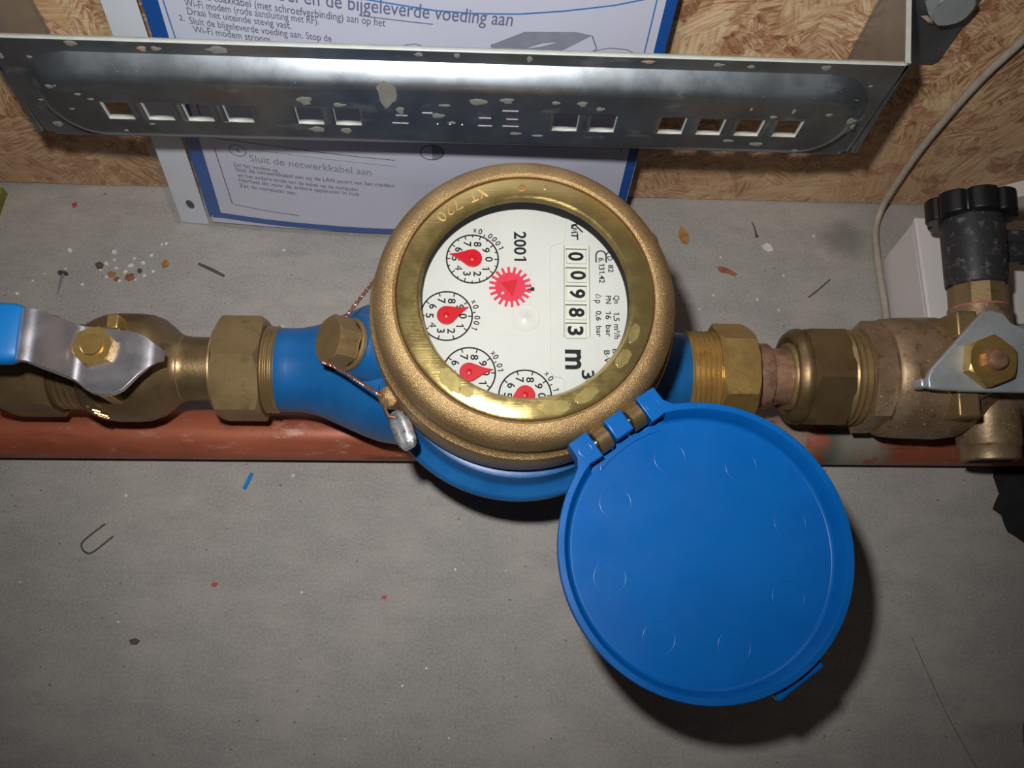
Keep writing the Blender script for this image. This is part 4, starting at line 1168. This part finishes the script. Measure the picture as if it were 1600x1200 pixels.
# ------------------------------------------------------------------ white box, trunking and cable at the right
bx = root('junction_box', 'white plastic box standing on the floor behind the black knob', 'box', (232, 66, 0))
part('box_body', MB().prism([(-42, -29), (38, -31), (40, 24.5), (-38, 25.0)], 0, 33.5), 'white_plastic', bx, bevel=1.2)
part('box_cover', MB().prism([(-42.5, -29.5), (38.5, -31.5), (40.5, 25.0), (-38.5, 25.5)], 33.5, 36.6), 'white_plastic', bx, bevel=1.0)
tk = MB().prism([(-26, 0), (60, 0), (60, 52), (30, 40), (0, 23.0), (-26, 7.5)], 0, 9, T(260, YW - 0.3, 0.2) @ RX(90))
tag(part('trunking', tk, 'white_plastic', bevel=0.8), 'white plastic offcut with a sloping edge leaning on the board', 'offcut')
def smooth_path(pts, n=8):
    P = [Vector(p) for p in pts]; out = []
    for i in range(len(P) - 1):
        p0, p1, p2, p3 = P[max(i - 1, 0)], P[i], P[i + 1], P[min(i + 2, len(P) - 1)]
        for k in range(n):
            f = k / n
            out.append(0.5 * ((2 * p1) + (p2 - p0) * f + (2 * p0 - 5 * p1 + 4 * p2 - p3) * f * f + (3 * p1 - p0 - 3 * p2 + p3) * f ** 3))
    return out + [P[-1]]
cab = smooth_path([(212, 121.6, 175), (208.5, 121.4, 138), (205.6, 121.2, 118), (200.8, 121.2, 98), (197.4, 120.8, 73), (195.6, 120.4, 47), (195.6, 119.6, 20), (195.2, 117.8, 9), (193.8, 113, 3.6), (192.0, 106, 2.2), (190.2, 91.3, 2.2), (189.4, 76.3, 2.2), (188.4, 56.2, 2.2), (184, 35, 2.2), (178, 10, 2.2)])
tag(part('cable', MB().tube(cab, 1.75, 12), 'cable'), 'thin grey beige cable running down the board to the floor', 'cable')

# ------------------------------------------------------------------ odds and ends on the floor
def scrap(pts, th, bend=0.0):
    """thin flake: polygon with a little curl"""
    n = len(pts)
    cx = sum(p[0] for p in pts) / n; cy = sum(p[1] for p in pts) / n
    m = MB()
    top = [(x, y, th + bend * ((x - cx) ** 2 + (y - cy) ** 2)) for x, y in pts] + [(cx, cy, th)]
    bot_ = [(x, y, z - th) for x, y, z in top]
    fs = [(k, (k + 1) % n, n) for k in range(n)] + [(n + 1 + (k + 1) % n, n + 1 + k, 2 * n + 1) for k in range(n)] + [(k, n + 1 + k, n + 1 + (k + 1) % n, (k + 1) % n) for k in range(n)]
    return m.add(top + bot_, fs)
def on_floor(name, mb, mat, x, y, rz, label, cat, group=None, z=0.0):
    return tag(part(name, mb, mat, loc=(x, y, z), rot=(0, 0, math.radians(rz)), sharp=50), label, cat, group)
leaf = [(-4.6, 0.4), (-2.4, 2.4), (0.6, 3.0), (3.6, 1.6), (5.0, -0.4), (2.8, -2.2), (-0.4, -2.8), (-3.2, -1.8)]
on_floor('dry_leaf', scrap([(y * 0.9, x * 1.15) for x, y in leaf], 0.3, 0.03), 'leaf', 91.9, 101.8, 8, 'yellow brown dry leaf scrap near the foot of the board wall', 'leaf')
on_floor('dry_leaf', scrap([(-4.4, 2.4), (-1.0, 2.0), (2.0, 0.2), (4.8, -2.6), (3.4, -3.6), (0.0, -1.6), (-2.6, -1.2), (-4.2, 0.2)], 0.3, 0.02), 'leaf_red', 112.0, 82.2, 4, 'orange dry leaf scrap beside the white chip and twig', 'leaf')
on_floor('dry_leaf', scrap([(-6, -2.0), (-2, 0.6), (2.6, 3.2), (4.6, 3.0), (1.6, 0.0), (-1.8, -1.8)], 0.3, 0.02), 'leaf_red', 180, 40, -10, 'reddish leaf sliver beside the large weathered union nut', 'leaf')
on_floor('plaster_chip', scrap([(-2.6, 1.0), (0.2, 2.6), (2.0, 1.4), (3.0, -1.8), (0.4, -2.4), (-1.4, -1.2)], 0.9), 'crumb_white', 134.4, 96.0, 0, 'white plaster chip lying alone between leaf scraps and the cable', 'chip')
on_floor('twig', MB().tube([(-0.6, 5, 0.5), (0.2, 2, 0.6), (0.6, -2, 0.6), (0.9, -4.2, 0.6)], [0.25, 0.35, 0.45, 0.9], 7), 'twig', 129.0, 106.4, 0, 'short dark twig near the white plaster chip', 'twig')
on_floor('twig', MB().tube([(-6, -4.5, 0.3), (-1, -0.5, 0.5), (6.5, 6.0, 0.3)], 0.35, 7), 'twig', 158, 72, 0, 'thin grey twig on bare concrete near the cable', 'twig')
on_floor('twig', MB().tube([(-7.0, 3.4, 0.6), (0, 0, 0.8), (6.0, -3.2, 0.6)], [0.6, 0.8, 0.6], 7), 'twig', -142, 76.5, 0, 'dark twig on the concrete in front of the punched sheet', 'twig')
nail = root('nail', 'small steel nail lying on the concrete behind the ball valve', 'nail', (-212.4, 67.1, 0))
part('shank', MB().tube([(-0.4, -5.6, 0.6), (0.6, 5.0, 1.6)], [0.25, 0.75], 10), 'steel', nail)
part('nail_head', MB().lathe([(0, 0), (2.3, 0), (2.3, 0.7), (0, 0.7)], 18, T(0.6, 5.0, 1.8) @ RX(-90)), 'twig', nail)
on_floor('staple', MB().tube(smooth_path([(4.2, 7.6, 0.5), (-3.0, 0.8, 0.5), (-4.0, -2.0, 0.5), (-2.0, -4.6, 0.5), (1.2, -4.6, 0.5), (8.4, 2.2, 0.5)], 5), 0.38, 7), 'twig', -175.5, -57.5, 0, 'bent wire staple lying on the open concrete', 'staple')
on_floor('plastic_sliver', MB().box(-3.9, 3.9, -0.75, 0.75, 0, 1.1), 'grip_blue', -113.2, -30.4, 70, 'bright blue plastic sliver in front of the copper pipe', 'plastic scrap')
on_floor('hair', MB().tube(smooth_path([(0, 0, 0.15), (5, -18, 0.15), (10, -34, 0.15), (18, -54, 0.15), (27, -76, 0.15)], 6), 0.13, 5), 'twig', 172.5, -97, 0, 'long thin dark hair on the concrete beside the lid shadow', 'hair')
on_floor('wire_hook', MB().tube(smooth_path([(-1.5, -10, 0.5), (0, 0, 0.5), (1.6, 4.6, 0.5), (5, 5.6, 0.5)], 5), 0.42, 6), 'twig', 212, -136, 0, 'dark bent wire hook on the concrete', 'wire')
for x, y, s in ((-122.2, -75.7, 1.5), (-51.3, -80.9, 1.4)):
    on_floor('paint_chip', scrap([(-s, 0.3), (0, s * 0.8), (s, 0.1), (0.2, -s * 0.7)], 0.35), 'chip_red', x, y, 20, 'tiny red paint chip on the open concrete', 'chip', 'red paint chips on the open concrete')
on_floor('paint_chip', scrap([(-1.4, 0.8), (0.6, 1.8), (1.5, -0.2), (-0.3, -1.6)], 0.4), 'chip_red', -214.5, 116.6 - 4, 0, 'red chip on the concrete just below the board edge', 'chip')
on_floor('mud_crumb', scrap([(-2, 0.6), (0.4, 1.4), (2.2, 0.4), (1.0, -1.2), (-1.2, -1.0)], 0.9), 'twig', -151.4, -98.8, 0, 'small dark brown crumb on the open concrete', 'crumb')
# little pile of crumbs by the sheet
rnd = random.Random(11)
cm = [with_mat(b, 'crumb_white') for b in blobs]
for k, (x, y, s) in enumerate([(-212, 86.5, 2.0), (-197, 79, 1.1), (-193.5, 79.5, 1.7), (-190.6, 86.0, 2.1), (-190, 81.5, 1.2), (-181.5, 78.5, 2.0), (-183.5, 75.0, 1.7), (-176, 80.2, 1.6), (-172.5, 84.5, 1.5), (-168.5, 90.8, 1.2), (-166.5, 91.4, 1.2), (-192.0, 72.0, 1.3), (-185.6, 69.8, 1.2), (-174.2, 73.2, 1.4), (-178, 70.5, 1.0), (-170.4, 75.5, 1.2), (-202.5, 67.5, 1.3), (-188.2, 77.0, 1.3), (-180.4, 82.6, 1.2), (-195.5, 75.6, 1.0)]):
    oo = link('white_crumb', cm[k % 5], None, None, loc=(x, y, 0.02), rot=(0, 0, rnd.uniform(0, 6)))
    oo.scale = (s * 0.75, s * 0.62, s * 2.0)
    tag(oo, 'white crumb in the little pile of debris beside the punched sheet', 'crumb', 'white crumbs in the pile by the sheet')
for k, (x, y, s, mt) in enumerate([(-189.5, 73.2, 1.9, 'leaf'), (-180.8, 71.8, 2.3, 'leaf_red'), (-165.0, 79.5, 2.2, 'leaf'), (-176.6, 75.4, 1.3, 'twig'), (-196.2, 78.0, 2.2, 'twig'), (-186.6, 70.6, 1.4, 'leaf_red')]):
    on_floor('wood_crumb', scrap([(-s, 0.2 * s), (-0.2 * s, s * 0.9), (s, 0.3 * s), (0.5 * s, -s * 0.8), (-0.6 * s, -0.7 * s)], 0.9), mt, x, y, 37 * k, 'brown wood crumb in the little debris pile beside the punched sheet', 'crumb', 'brown crumbs in the pile by the sheet')
for k, (x, y, s) in enumerate([(-109, 89, 1.1), (60, 112, 1.0), (104, 68, 1.1), (141, 80, 1.0), (126, 66, 1.2), (-94, -27.5, 1.2), (-165, -37, 1.2), (147, -43, 1.3), (-232, 62, 1.6), (-226, 69, 1.0), (160, 104, 1.2), (110, 90, 1.0), (96, 60, 0.9), (136, 60, 1.0)]):
    oo = link('white_crumb', cm[(k + 2) % 5], None, None, loc=(x, y, 0.02), rot=(0, 0, rnd.uniform(0, 6)))
    oo.scale = (s * 0.7, s * 0.6, s * 1.4)
    tag(oo, 'single white crumb scattered on the bare concrete away from the pile', 'crumb', 'scattered white crumbs on the concrete')
on_floor('wood_offcut', MB().box(-20, 3.5, -11, 11, 0, 5), 'olive', -252.5, 108, -4, 'olive coloured wooden offcut against the foot of the board wall', 'offcut')
blk = [(-8.5, 16), (-7.6, 8), (-10.6, 3.6), (-12.4, 0.6), (-9.0, -2.2), (-8.6, -6.4), (-7.8, -10), (-4.6, -12.2), (-1.2, -15.0), (5, -16.6), (40, -18), (40, 22), (-6, 22)]
on_floor('black_sheeting', MB().prism(blk, 0, 1.4), 'film_black', 233.5, -41.5, 0, 'torn piece of black sheeting on the floor below the drain outlet', 'sheeting')
